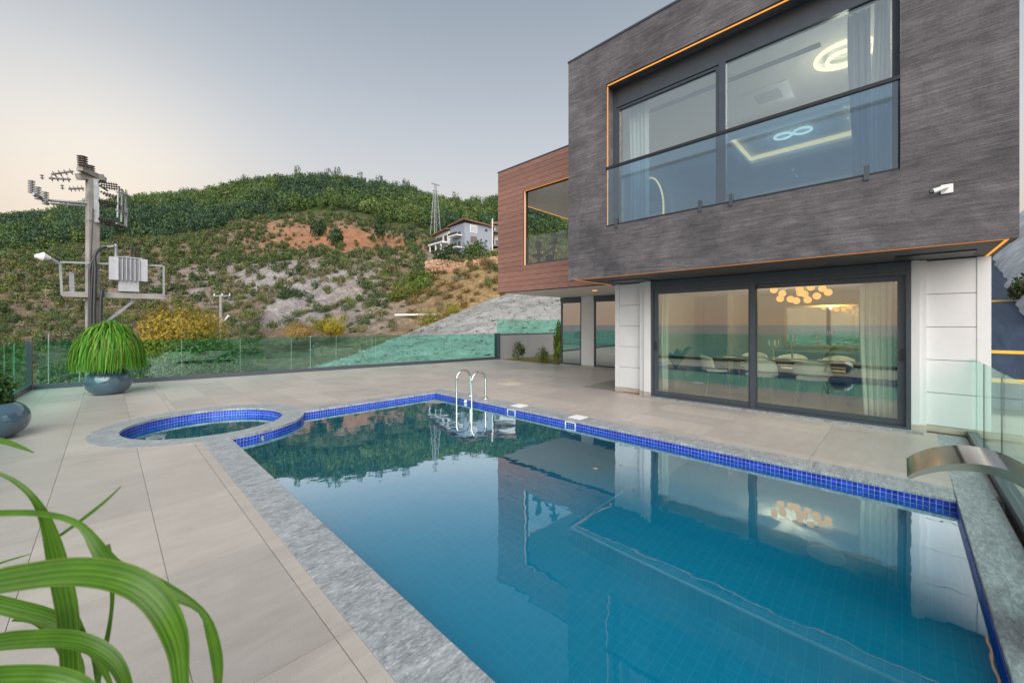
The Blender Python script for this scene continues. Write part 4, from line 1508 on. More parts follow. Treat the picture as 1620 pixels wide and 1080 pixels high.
def dining():
    t = thing('dining_table', 'long dark wooden dining table laid for a meal', 'table', (9.8, 1.7, 0.02))
    MB().box(9.32, 10.32, 0.42, 3.05, 0.72, 0.765).build('table_top', 'wood', t, bevel=0.006)
    for x in (9.45, 10.17):
        for y in (0.7, 2.75):
            MB().box(x - .04, x + .04, y - .04, y + .04, 0.021, 0.719).build('leg', 'wood', t)
    # chairs
    def chair(loc, rz, label):
        c = thing('dining_chair', label, 'chair', loc, rz, 'chairs round the dining table')
        m = MB()
        vs, fs = [], []
        for i in range(9):
            for j in range(9):
                a, b = i / 8 - .5, j / 8 - .5
                vs.append((a * .46, b * .46, 0.455 + 0.05 * (a * a + b * b)))
        for i in range(8):
            for j in range(8):
                fs.append((i * 9 + j, i * 9 + 9 + j, i * 9 + 10 + j, i * 9 + j + 1))
        s = m.add(vs, fs).build('seat', 'seat', c, smooth=False, local=True)
        s.modifiers.new('t', 'SOLIDIFY').thickness = -0.05
        m = MB()
        vs, fs = [], []
        for i in range(13):
            for j in range(7):
                a, b = (i / 12 - .5) * 2, j / 6
                w = 0.27 * (1 - 0.25 * max(0, b - .5))
                vs.append((-0.23 - 0.05 * b + 0.16 * a * a, a * w, 0.55 + 0.27 * b - 0.06 * a * a * b))
        for i in range(12):
            for j in range(6):
                fs.append((i * 7 + j, i * 7 + 7 + j, i * 7 + 8 + j, i * 7 + j + 1))
        b_ = m.add(vs, fs).build('backrest', 'seat', c, local=True)
        b_.data.polygons.foreach_set('use_smooth', [True] * len(fs))
        b_.modifiers.new('t', 'SOLIDIFY').thickness = 0.03
        for sx in (-1, 1):
            for sy in (-1, 1):
                MB().tube([(sx * .18, sy * .19, 0.45), (sx * .24, sy * .24, 0.0)], 0.018, 8, radii=[.02, .013]).build('leg', 'chair_leg', c, local=True)
        for sy in (-1, 1):
            MB().tube([(-.12, sy * .28, 0.66), (.16, sy * .27, 0.63), (.2, sy * .22, 0.45)], 0.014, 8).build('arm', 'chair_leg', c, local=True)
        return c
    chair((9.08, 1.18, 0.02), 0.05, 'ivory dining chair nearest the right curtain with its back to the door')
    chair((9.06, 1.98, 0.02), -0.06, 'ivory dining chair standing behind the door mullion')
    chair((9.30, 2.92, 0.02), -1.0, 'ivory dining chair drawn out at the left corner of the table')
    for i, y in enumerate((0.95, 1.75, 2.5)):
        chair((10.58, y, 0.02), math.pi, ('ivory dining chair across the table, nearest the right curtain', 'middle ivory dining chair on the far side of the table', 'ivory dining chair across the table, farthest from the curtain')[i])
    where = ['on the near table edge next to the right curtain', 'on the near table edge, second from the right curtain', 'on the near table edge, third from the right curtain', 'on the near table edge, farthest from the right curtain', 'on the far table edge on the curtain side', 'on the far table edge away from the curtain']
    for i, (x, y) in enumerate(((9.52, 0.85), (9.52, 1.45), (9.52, 2.1), (9.52, 2.7), (10.1, 1.1), (10.1, 1.9))):
        m = MB().lathe([(0.001, 0.0), (0.07, 0.0), (0.14, 0.018), (0.142, 0.022), (0.07, 0.006)], (x, y, 0.7662), 28)
        tag(m.build('dinner_plate', 'ceramic', smooth=True), 'white dinner plate ' + where[i], 'plate', 'plates on the dining table')
        m = MB().lathe([(0.001, 0.0), (0.03, 0.0), (0.004, 0.01), (0.004, 0.07), (0.035, 0.11), (0.03, 0.17)], (x + .2, y + .14, 0.7662), 16)
        tag(m.build('wine_glass', 'rail_glass', smooth=True), 'stemmed glass by the plate ' + where[i], 'glass', 'glasses on the dining table')
    for lab, y, z in (('tall brass candelabra in the middle of the dining table', 1.62, 0.52), ('short brass candelabra left of the tall one on the table', 1.95, 0.40)):
        c = thing('candelabra', lab, 'candelabra', (9.85, y, 0.7662))
        MB().lathe([(0.001, 0), (0.07, 0), (0.02, 0.03), (0.012, 0.06), (0.018, 0.1), (0.01, 0.14), (0.010, z * .7)], (0, 0, 0), 16).build('stem', 'brass', c, smooth=True, local=True)
        for k in range(5):
            a = k * 1.2566
            x2, y2 = .09 * math.cos(a), .09 * math.sin(a)
            MB().tube([(0, 0, z * .6), (x2 * .6, y2 * .6, z * .62), (x2, y2, z * .75)], .006, 6).build('arm', 'brass', c, local=True)
            MB().tube([(x2, y2, z * .75), (x2, y2, z)], .010, 8).build('candle', 'ceramic', c, local=True)
    # chandelier of amber globes
    ch = thing('globe_chandelier', 'cluster of glowing amber glass globes hanging over the dining table', 'chandelier', (9.7, 1.45, 2.05))
    MB().tube([(9.7, 1.45, 2.28), (9.7, 1.45, 2.299)], 0.16, 24).build('ceiling_plate', 'brass', ch)
    r = random.Random(4)
    spots = [(0, .02, .17), (-.06, .30, .10), (.05, -.05, .08), (.0, .17, -.02), (.05, .02, .10), (-.05, -.26, .02), (.08, -.42, .09), (-.04, .45, .18), (.0, -.16, .20), (-.1, .06, -.06), (.1, -.33, .17), (.06, .36, -.0), (-.08, -.12, -.05)]
    for dx, dy, dz in spots:
        g_ = MB().ball((9.7 + dx, 1.45 + dy, 2.03 + dz), 0.068).build('globe', 'bulb', ch, smooth=True)
        MB().tube([(9.7 + dx, 1.45 + dy, 2.09 + dz), (9.7 + dx * .6, 1.45 + dy * .6, 2.282)], 0.004, 6).build('stem', 'brass', g_)
    lo = bpy.data.objects.new('chandelier_light', lamp('chandelier_light', 0, 45, (1.0, 0.78, 0.52), 0.02))
    COL.objects.link(lo)
    lo.parent = ch
    lo.location = (0.095, 0.185, 0.0)
    # mirror, console and greenery at the back
    mr = thing('wall_mirror', 'wide framed mirror on the dining room back wall', 'mirror', (12.98, 1.2, 1.5))
    MB().frame_x(12.94, 12.995, 0.0, 2.3, 0.9, 2.0, 0.06, 2.24, 0.96, 1.94).build('frame', 'brass', mr)
    MB().box(12.965, 12.994, 0.061, 2.239, 0.961, 1.939).build('glass', 'mirror', mr)
    cs_ = thing('sideboard', 'low dark sideboard along the dining room wall', 'sideboard', (12.6, 1.2, 0.02))
    MB().box(12.35, 12.93, -0.1, 2.4, 0.12, 0.80).build('cabinet', 'wood', cs_)
    MB().box(12.32, 12.95, -0.13, 2.43, 0.8005, 0.83).build('top', 'marble', cs_)
    for y in (0.0, 2.3):
        MB().box(12.4, 12.9, y - .03, y + .03, 0.021, 0.1195).build('leg', 'dark_metal', cs_)
    p = thing('indoor_plant', 'leafy indoor plant in a tall taupe pot by the left door curtain', 'plant', (9.15, 3.72, 0.021))
    MB().lathe([(0.001, 0), (0.15, 0), (0.20, 0.25), (0.215, 0.46), (0.195, 0.46), (0.18, 0.40), (0.001, 0.40)], (0, 0, 0), 24).build('pot', 'pot_in', p, smooth=True, local=True)
    m = MB()
    for k in range(26):
        a, l = r.random() * 6.28, 0.5 + .5 * r.random()
        pts = []
        for q in range(7):
            s = q / 6
            pts.append((l * .45 * s * math.cos(a), l * .45 * s * math.sin(a), 0.42 + l * (1.1 * s - .5 * s * s)))
        for q in range(6):
            w = 0.04 * math.sin(math.pi * (q + .5) / 6.5) + .008
            w2 = 0.04 * math.sin(math.pi * (q + 1.3) / 7.5) + .004
            nx, ny = -math.sin(a), math.cos(a)
            A, B = pts[q], pts[q + 1]
            m.add([(A[0] - nx * w, A[1] - ny * w, A[2]), (A[0] + nx * w, A[1] + ny * w, A[2]), (B[0] + nx * w2, B[1] + ny * w2, B[2]), (B[0] - nx * w2, B[1] - ny * w2, B[2])], [(0, 1, 2, 3)])
    o = m.build('foliage', 'foliage', p, local=True)
    at_ = o.data.color_attributes.new('Col', 'FLOAT_COLOR', 'POINT')
    for q in range(len(at_.data)):
        at_.data[q].color = (0.03, 0.09, 0.025, 1)
    # bedroom
    def ring(label, c, r0, r1, mat, watts, col, n=2, sep=0.0):
        t_ = thing('ring_light', label, 'ceiling light', c)
        for k in range(n):
            off = (k - (n - 1) / 2) * sep
            rr = r0 - (0.15 * k if sep == 0 else 0)
            pts = [(rr * math.cos(a), off + rr * math.sin(a), -0.05 - (0.05 * k if sep == 0 else 0)) for a in np.linspace(0, 6.283, 49)]
            MB().tube(pts, r1, 8, cap=False).build('crystal_ring', mat, t_, local=True, smooth=True)
        MB().lathe([(0.001, -0.02), (r0 * .25, -0.02), (r0 * .25, -0.001)], (0, 0, 0), 24).build('mount', 'steel', t_, local=True)
        l_ = bpy.data.objects.new('ring_lamp', lamp('ring_lamp', 0, watts, col, 0.02))
        COL.objects.link(l_)
        l_.parent = t_
        l_.location = (0, 0, -0.85)
    ring('glowing double crystal ring light on the bedroom ceiling near the window', (8.15, 0.66, 5.799), 0.36, 0.03, 'ring', 22, (1.0, 0.90, 0.66))
    ring('small figure-eight crystal light deeper in the bedroom', (10.7, 1.75, 5.799), 0.16, 0.025, 'ring_cool', 14, (0.9, 1.0, 0.95), 2, 0.36)
    ar = thing('arched_mirror', 'tall arched mirror edged with a warm light strip on the bedroom wall', 'mirror', (9.6, 4.44, 3.4))
    pts = [(9.05, 4.435, 3.5), (9.05, 4.435, 4.6)] + [(9.6 - .55 * math.cos(a), 4.435, 4.6 + .55 * math.sin(a)) for a in np.linspace(.1, 3.04, 18)] + [(10.15, 4.435, 4.6), (10.15, 4.435, 3.5)]
    MB().tube(pts, 0.014, 8).build('light_strip', 'warm_cove', ar)
    m = MB()
    m.add([(p_[0], 4.446, p_[2]) for p_ in pts], [tuple(range(len(pts)))])
    m.build('glass', 'mirror', ar)
    cb = thing('wardrobe', 'pale built-in wardrobe at the back of the bedroom', 'wardrobe', (13.1, 1.5, 3.302))
    for k in range(4):
        MB().box(12.8, 13.35, -0.3 + k * .9, -0.3 + k * .9 + .895, 3.31, 5.2).build('door', 'ceil', cb)


dining()
# security camera on the charcoal wall
sc_ = thing('security_camera', 'white bullet security camera on a plate on the charcoal wall', 'camera', (6.6, -0.36, 3.02))
MB().box(6.580, 6.598, -0.40, -0.305, 2.965, 3.065).build('mounting_plate', 'plastic', sc_, bevel=0.004)
MB().tube([(6.580, -0.35, 3.02), (6.54, -0.34, 3.02)], 0.014, 12).build('bracket', 'plastic', sc_)
MB().tube([(6.535, -0.355, 3.03), (6.51, -0.245, 2.995)], 0.024, 18, radii=[0.023, 0.026]).build('body', 'plastic', sc_, smooth=True)
MB().tube([(6.5095, -0.243, 2.994), (6.504, -0.218, 2.986)], 0.021, 18).build('lens', 'far_dark', sc_, smooth=True)
# exercise machine in the loggia
ex = thing('exercise_machine', 'black exercise machine standing in the timber loggia', 'gym machine', (9.1, 7.6, 3.2))
MB().bar((9.0, 7.85, 3.24), (9.2, 7.15, 3.24), 0.10, 0.07).build('base', 'far_dark', ex)
MB().bar((8.85, 7.80, 3.235), (9.2, 7.86, 3.235), 0.07, 0.06).build('foot', 'far_dark', ex)
MB().bar((9.05, 7.12, 3.235), (9.4, 7.18, 3.235), 0.07, 0.06).build('foot', 'far_dark', ex)
MB().tube([(9.03, 7.75, 3.27), (9.03, 7.78, 3.95)], 0.05, 10).build('upright', 'far_dark', ex)
MB().box(8.93, 9.15, 7.68, 7.92, 3.50, 3.60).build('seat', 'far_dark', ex)
MB().box(8.95, 9.12, 7.74, 7.82, 3.78, 3.98).build('backrest', 'far_dark', ex)
MB().tube([(9.05, 7.6, 3.55), (9.1, 7.4, 3.68), (9.12, 7.25, 3.74)], 0.035, 10).build('arm', 'far_dark', ex)
MB().tube([(9.12, 7.3, 3.27), (9.14, 7.26, 3.86)], 0.035, 10).build('handlebar_post', 'far_dark', ex)
MB().tube([(9.0, 7.3, 3.86), (9.3, 7.2, 3.88)], 0.03, 10).build('handlebar', 'far_dark', ex)
MB().box(9.06, 9.22, 7.2, 7.3, 3.88, 4.0).build('display', 'far_dark', ex)
MB().tube([(9.12, 7.46, 3.44), (9.2, 7.44, 3.44)], 0.13, 20).build('flywheel', 'far_dark', ex)


# ------------------------------------------------------------------ potted plants on the terrace
def spl(P, n=26):
    out = []
    P = [np.array(q, float) for q in P]
    for i in range(len(P) - 1):
        p0, p1, p2, p3 = P[max(i - 1, 0)], P[i], P[i + 1], P[min(i + 2, len(P) - 1)]
        k = max(2, n // (len(P) - 1))
        for q in range(k):
            t = q / k
            out.append(0.5 * ((2 * p1) + (p2 - p0) * t + (2 * p0 - 5 * p1 + 4 * p2 - p3) * t * t + (3 * p1 - p0 - 3 * p2 + p3) * t ** 3))
    out.append(P[-1])
    return out


def blade_mesh(curves, color_fn=None, mat='foliage', seed=0, fold=0.25, face=(0, 0, 1)):
    """curves: list of (points, half widths). A folded strap along each curve, with lengthwise UVs."""
    V, Fc, C, UV = [], [], [], []
    r = random.Random(seed)
    for pts, ws in curves:
        pts = [Vector(p) for p in pts]
        n = len(pts)
        col = color_fn(r) if color_fn else (0.1, 0.2, 0.03)
        b = len(V)
        prev = None
        for i, p in enumerate(pts):
            d = (pts[min(i + 1, n - 1)] - pts[max(i - 1, 0)]).normalized()
            s = d.cross(Vector(face))
            if s.length < 0.15:
                s = prev if prev is not None else Vector((1, 0, 0))
            s.normalize()
            if prev is not None:
                if s.dot(prev) < 0:
                    s = -s
                s = (s * 0.6 + prev * 0.4).normalized()
            prev = s
            nn = s.cross(d).normalized()
            w = ws[i]
            for k in (-1, 0, 1):
                V.append(p + s * (w * k) + nn * (fold * w * abs(k)))
                C.append(col)
                UV.append(((k + 1) / 2, i / (n - 1) * 4))
        for i in range(n - 1):
            for k in range(2):
                Fc.append((b + i * 3 + k, b + i * 3 + k + 1, b + i * 3 + k + 4, b + i * 3 + k + 3))
    me = np_mesh('blades', [tuple(v) for v in V], Fc, mat, np.array(C), True)
    uvl = me.uv_layers.new(name='UVMap')
    idx = np.array(Fc).ravel()
    uvl.data.foreach_set('uv', np.array(UV, np.float32)[idx].ravel())
    return me


def bowl_pot(t, R_, H_, mouth=0.62):
    prof = [(0.001, 0.0), (R_ * .55, 0.0), (R_ * .62, 0.01)]
    for k in range(1, 14):
        a = -1.15 + 2.25 * k / 14
        prof.append((R_ * math.cos(a) ** 0.75 if math.cos(a) > 0 else .1, H_ * (0.5 + 0.5 * math.sin(a) / math.sin(1.15))))
    top = prof[-1]
    prof += [(top[0] * .97, top[1] + .008), (top[0] * .90, top[1] - .005), (top[0] * .86, H_ * .75), (0.001, H_ * .75)]
    MB().lathe(prof, (0, 0, 0), 48).build('pot', 'glaze', t, smooth=True, local=True)
    MB().lathe([(0.001, H_ * .80), (top[0] * .87, H_ * .79)], (0, 0, 0), 24).build('soil', 'soil', t, local=True)


p = thing('potted_plant', 'arching bright green grass plant in a glossy blue bowl by the far fence', 'plant', (0.02, 12.25, 0))
bowl_pot(p, 0.38, 0.55)
r = random.Random(3)
cur = []
for k in range(1500):
    a = r.random() * 6.283
    e = math.asin(min(1, 0.02 + 0.98 * r.random()))
    rA = (0.48 + .10 * r.random()) * math.cos(e) + .03
    zA = 0.96 + (0.40 + .28 * r.random()) * math.sin(e) - .08 * r.random()
    drop = (0.32 + 0.42 * r.random()) * (1.0 if e < 1.1 else .8)
    rE = rA + 0.05 + .14 * r.random() + .22 * math.sin(e)
    zE = max(0.46 + .14 * r.random(), zA - drop * 1.25)
    tw = 0.7 * (r.random() - .5)
    B = [(0.03, 0.40), (rA * .42, 0.40 + (zA - .40) * .72), (rA, zA), ((rA + rE) / 2 + .05, zA - (zA - zE) * .34), (rE, zE)]
    pts, ws = [], []
    sp_ = spl([(u_, v_, 0) for u_, v_ in B], 12)
    for q, v in enumerate(sp_):
        t_ = q / (len(sp_) - 1)
        aa = a + tw * t_
        pts.append((v[0] * .78 * math.cos(aa), v[0] * .78 * math.sin(aa), v[1]))
        ws.append((0.011 + .006 * ((k * 7919) % 10) / 10) * (1 - 0.85 * t_ ** 3))
    cur.append((pts, ws))
o = obj('foliage', blade_mesh(cur, lambda r: tuple(c * (0.7 + .6 * r.random()) for c in random.choice(((0.095, 0.26, 0.02), (0.13, 0.32, 0.03), (0.055, 0.18, 0.016), (0.08, 0.23, 0.018), (0.17, 0.33, 0.04)))), seed=2), parent=p)
tag(o, kind='stuff')

p = thing('potted_plant', 'rounded dark green bush in a glossy blue bowl at the left edge', 'plant', (-1.10, 8.55, 0))
bowl_pot(p, 0.37, 0.48)
V, Fc = scatter_leafquads(2600, lump_shape(14, 6, 0.7), 0.06, 0.0, 5)
V = V * np.array([0.40, 0.40, 0.42]) + np.array([0, 0, 0.36])
c = np.repeat(np.array([0.055, 0.125, 0.03]) * (0.6 + 0.8 * np.random.default_rng(4).random((2600, 1))), 3, 0)
tag(obj('foliage', np_mesh('foliage', V, Fc, 'foliage', c), parent=p), kind='stuff')

# the plant close to the camera: each strap leaf is its own part
p = thing('potted_plant', 'big strap leaved plant close up at the lower left corner', 'plant', (-0.20, 1.38, 0))
bowl_pot(p, 0.30, 0.36)


# (photo column, row, distance, half width in mm)
LEAVES = [
    [(-230, 1250, .98, 20), (-160, 1060, .90, 26), (-60, 945, .84, 33), (60, 912, .80, 34), (160, 908, .78, 31), (235, 935, .77, 29), (280, 1000, .77, 28), (292, 1080, .78, 25), (296, 1200, .79, 14)],
    [(60, 1400, 1.1, 16), (110, 1180, 1.06, 22), (112, 1000, 1.02, 26), (95, 900, 1.0, 24), (76, 830, .98, 15), (55, 790, .96, 8), (25, 762, .95, 6), (-10, 745, .94, 4)],
    [(-160, 890, 1.05, 8), (-60, 822, 1.0, 9), (20, 811, .96, 9), (85, 815, .94, 8), (130, 832, .93, 9), (158, 868, .92, 18), (185, 900, .92, 24), (225, 915, .92, 22), (275, 938, .92, 16), (318, 964, .93, 8), (336, 1000, .93, 15), (346, 1050, .94, 16), (345, 1110, .95, 5)],
    [(70, 1350, 1.16, 14), (130, 1180, 1.12, 16), (165, 1040, 1.10, 12), (178, 960, 1.10, 7), (177, 900, 1.11, 10), (172, 860, 1.12, 5)],
    [(-220, 1180, .95, 20), (-120, 1080, .92, 22), (-30, 1025, .90, 25), (60, 1012, .88, 23), (130, 1016, .87, 20), (180, 1045, .87, 17), (205, 1100, .87, 12), (215, 1180, .88, 6)],
    [(-160, 960, 1.08, 20), (-60, 945, 1.06, 22), (30, 962, 1.05, 24), (100, 985, 1.04, 22), (150, 1030, 1.04, 14), (180, 1090, 1.05, 6)],
    [(-220, 1130, .84, 26), (-90, 1085, .82, 28), (40, 1072, .80, 28), (120, 1085, .80, 26), (170, 1130, .80, 18), (190, 1200, .81, 8)],
    [(40, 1400, 1.2, 12), (100, 1220, 1.15, 20), (125, 1080, 1.13, 24), (100, 1020, 1.12, 18), (60, 985, 1.11, 9), (20, 980, 1.1, 5)],
    [(120, 1300, 1.2, 10), (160, 1160, 1.18, 14), (155, 1060, 1.17, 13), (135, 1000, 1.16, 7), (110, 945, 1.16, 5)],
    [(-120, 760, 1.3, 8), (-50, 694, 1.22, 10), (0, 697, 1.2, 10), (30, 706, 1.19, 7), (54, 716, 1.18, 2)],
    [(75, 861, 1.02, 6), (120, 830, 1.0, 7), (165, 795, .99, 6), (192, 769, .98, 2)],
    [(-80, 930, 1.2, 7), (-10, 895, 1.2, 6), (48, 876, 1.2, 2)],
]
for i, lf in enumerate(LEAVES):
    s = spl(lf, 36)
    pts = [at(q[0], q[1], q[2]) for q in s]
    ws = [max(0.0015, q[3] / 1000 * 0.8) for q in s]
    me = blade_mesh([(pts, ws)], None, 'strap', i, 0.38, (-0.45 + .3 * math.sin(i * 2.1), -0.62 + .3 * math.cos(i * 1.7), 0.65))
    me.transform(Matrix.Translation(-p.location))
    o = obj('leaf', me, parent=p)

# small plants in the bed and by the house
shrub('small_shrub', 'small round shrub nearest the fence in the planting bed', 'shrub', (12.35, 11.75, 0.0), 0.42, 0.75, (0.075, 0.11, 0.03), 500, 0.07, 61, 'shrubs in the planting bed', (0.12, 0.15, 0.04), cone=0.4)
shrub('small_shrub', 'small leafy shrub in the middle of the planting bed', 'shrub', (12.2, 10.3, -0.05), 0.40, 0.60, (0.09, 0.15, 0.025), 500, 0.07, 62, 'shrubs in the planting bed', (0.14, 0.18, 0.04))
shrub('columnar_shrub', 'tall narrow bright green shrub against the dark house window', 'shrub', (12.0, 9.32, 0.0), 0.35, 1.35, (0.14, 0.25, 0.02), 1100, 0.07, 63, None, (0.20, 0.30, 0.03))


# ------------------------------------------------------------------ beyond the fence
def gravel_bank():
    """Sloping spoil bank beyond the fence, rising to the right behind the house."""
    n, m = 140, 70
    def corner(x, y, d):
        return np.array(at(x, y, d))
    bl, br, tl, tr = corner(330, 618, 21), corner(1000, 560, 22.5), corner(500, 590, 38), corner(1000, 380, 46)
    mid_t = corner(750, 480, 43)
    V = np.zeros(((n + 1) * (m + 1), 3))
    for i in range(n + 1):
        s = i / n
        # quadratic through the crest points
        top = (1 - s) ** 2 * tl + 2 * s * (1 - s) * (2 * mid_t - 0.5 * tl - 0.5 * tr) + s * s * tr
        bot = bl * (1 - s) + br * s
        for j in range(m + 1):
            t = j / m
            V[i * (m + 1) + j] = bot * (1 - t) + top * t
    V[:, 2] += fbm(V[:, 0] / 3.0, V[:, 1] / 3.0, 5) * 0.7 + fbm(V[:, 0] / 0.5, V[:, 1] / 0.5, 3) * 0.09 - 0.05
    tt = np.tile(np.arange(m + 1) / m, n + 1)
    V[:, 2] -= 2.0 * sstep(tt, 0.93, 1.0)
    i, j = np.meshgrid(np.arange(n), np.arange(m), indexing='ij')
    a = (i * (m + 1) + j).ravel()
    Fc = np.stack([a, a + m + 1, a + m + 2, a + 1], -1)
    tag(obj('gravel_bank', np_mesh('gravel_bank', V, Fc, 'gravel', None, True)), kind='structure')
    # loose stones lying on the bank
    r = np.random.default_rng(5)
    base = np.array([[-1, -1, -.5], [1, -1, -.4], [1, 1, -.5], [-1, 1, -.5], [-.7, -.6, .6], [.6, -.7, .5], [.7, .6, .6], [-.6, .7, .5]])
    fb = np.array([[0, 1, 5, 4], [1, 2, 6, 5], [2, 3, 7, 6], [3, 0, 4, 7], [4, 5, 6, 7], [3, 2, 1, 0]])
    k = 5000
    pick = V[r.integers(0, len(V), k)] + np.c_[r.normal(size=(k, 2)) * .15, np.full(k, 0.02)]
    sz = 0.03 + 0.12 * r.random(k) ** 4
    W = pick[:, None, :] + base[None] * (1 + .35 * r.normal(size=(k, 8, 1))) * sz[:, None, None] * np.array([1, .8, .6])
    Fc = (fb[None] + (np.arange(k) * 8)[:, None, None]).reshape(-1, 4)
    tag(obj('loose_stones', np_mesh('loose_stones', W.reshape(-1, 3), Fc, 'gravel')), 'loose grey stones strewn over the spoil bank', 'stones', kind='stuff')


gravel_bank()


def plant_at(name, label, cat, x, y_top, d, w_px, h, tint, tint2, seed, n=1500, size=0.06, group=None, zoff=0.0):
    g_ = hill_at(x, d)
    rad = w_px / 2 / F * d
    return shrub(name, label, cat, (g_[0], g_[1], EYE + (HY - y_top) / F * d - h), rad * 1.25, h * 1.02, tint, n, size, seed, group, tint2)


plant_at('yellow_bush', 'big golden yellow bush just beyond the glass fence', 'bush', 292, 497, 30, 120, 4.3, (0.34, 0.24, 0.03), (0.25, 0.21, 0.03), 71, 15000, 0.02)
plant_at('green_bush', 'dark green bush showing through the glass below the golden bush', 'bush', 330, 536, 27, 105, 3.0, (0.07, 0.13, 0.025), (0.13, 0.16, 0.04), 72, 7000, 0.028)
plant_at('yellow_bush', 'bright yellow bush on the rim of the spoil bank', 'bush', 524, 501, 46, 52, 2.2, (0.38, 0.31, 0.03), (0.28, 0.25, 0.03), 73, 6000, 0.028)
plant_at('dry_grass_tuft', 'straw coloured tall grass left of the bright yellow bush', 'grass', 470, 514, 45, 62, 1.6, (0.40, 0.27, 0.09), (0.34, 0.24, 0.08), 74, 5000, 0.026)
plant_at('grey_bush', 'pale grey-green bush beyond the fence right of the grass pot', 'bush', 250, 572, 24, 62, 2.2, (0.20, 0.20, 0.12), (0.14, 0.16, 0.09), 75, 4500, 0.028)
plant_at('green_shrub', 'dark round shrub at the foot of the rocky slope', 'shrub', 594, 472, 68, 46, 4.6, (0.045, 0.085, 0.025), (0.06, 0.10, 0.03), 76, 3600, 0.04)
plant_at('green_shrub', 'light green shrub in front of the dark round one', 'shrub', 600, 494, 60, 60, 2.4, (0.13, 0.15, 0.03), (0.10, 0.13, 0.03), 77, 3000, 0.04)
plant_at('green_shrub', 'broad bright green shrub below the rubble wall', 'shrub', 672, 436, 76, 62, 5.6, (0.085, 0.15, 0.025), (0.13, 0.17, 0.03), 78, 4400, 0.04)
plant_at('green_shrub', 'yellow-green shrub left of the broad bright shrub', 'shrub', 640, 452, 72, 48, 3.6, (0.17, 0.19, 0.03), (0.11, 0.15, 0.03), 79, 3000, 0.04)
plant_at('yellow_bush', 'small yellow flowering bush at the top of the spoil bank', 'bush', 680, 494, 50, 46, 1.9, (0.30, 0.27, 0.04), (0.13, 0.15, 0.05), 80, 3000, 0.035)
plant_at('yellow_bush', 'little yellow bush beside the pale concrete edge beam', 'bush', 718, 481, 49, 30, 1.7, (0.34, 0.30, 0.03), (0.16, 0.18, 0.05), 81, 2200, 0.038)
plant_at('green_bush', 'dark bush on the slope beside the small street pole', 'bush', 462, 455, 74, 34, 4.2, (0.045, 0.085, 0.035), None, 82, 2600, 0.045)
for i, (x, y, w) in enumerate(((503, 349, 26), (601, 346, 24), (533, 361, 24), (648, 367, 20), (416, 373, 22))):
    plant_at('dark_shrub', ('dark shrub alone at the left of the red earth strip', 'round dark shrub on the upper edge of the red earth', 'dark shrub in the middle of the red earth strip', 'olive shrub at the right end of the red earth strip', 'low dark shrub left of the red earth strip')[i],
             'shrub', x, y, 150 if i != 2 else 140, w, 6.0, (0.04, 0.08, 0.03), (0.05, 0.09, 0.04), 90 + i, 1100, 0.075, 'shrubs on the red earth strip')
for i, (x, y, w, c) in enumerate(((705, 392, 46, (0.05, 0.085, 0.03)), (748, 386, 44, (0.06, 0.11, 0.025)), (778, 398, 42, (0.13, 0.17, 0.03)), (728, 400, 30, (0.035, 0.07, 0.035)))):
    plant_at('garden_tree', ('dark bushy tree below the white balcony of the hill house', 'green bushy tree in front of the grey hill house', 'yellow-green tree at the right foot of the hill house', 'small dark conifer between the trees of the hill house')[i],
             'tree', x, y, 100, w, 5.4, c, None, 100 + i, 2000, 0.055, 'trees round the hill house')


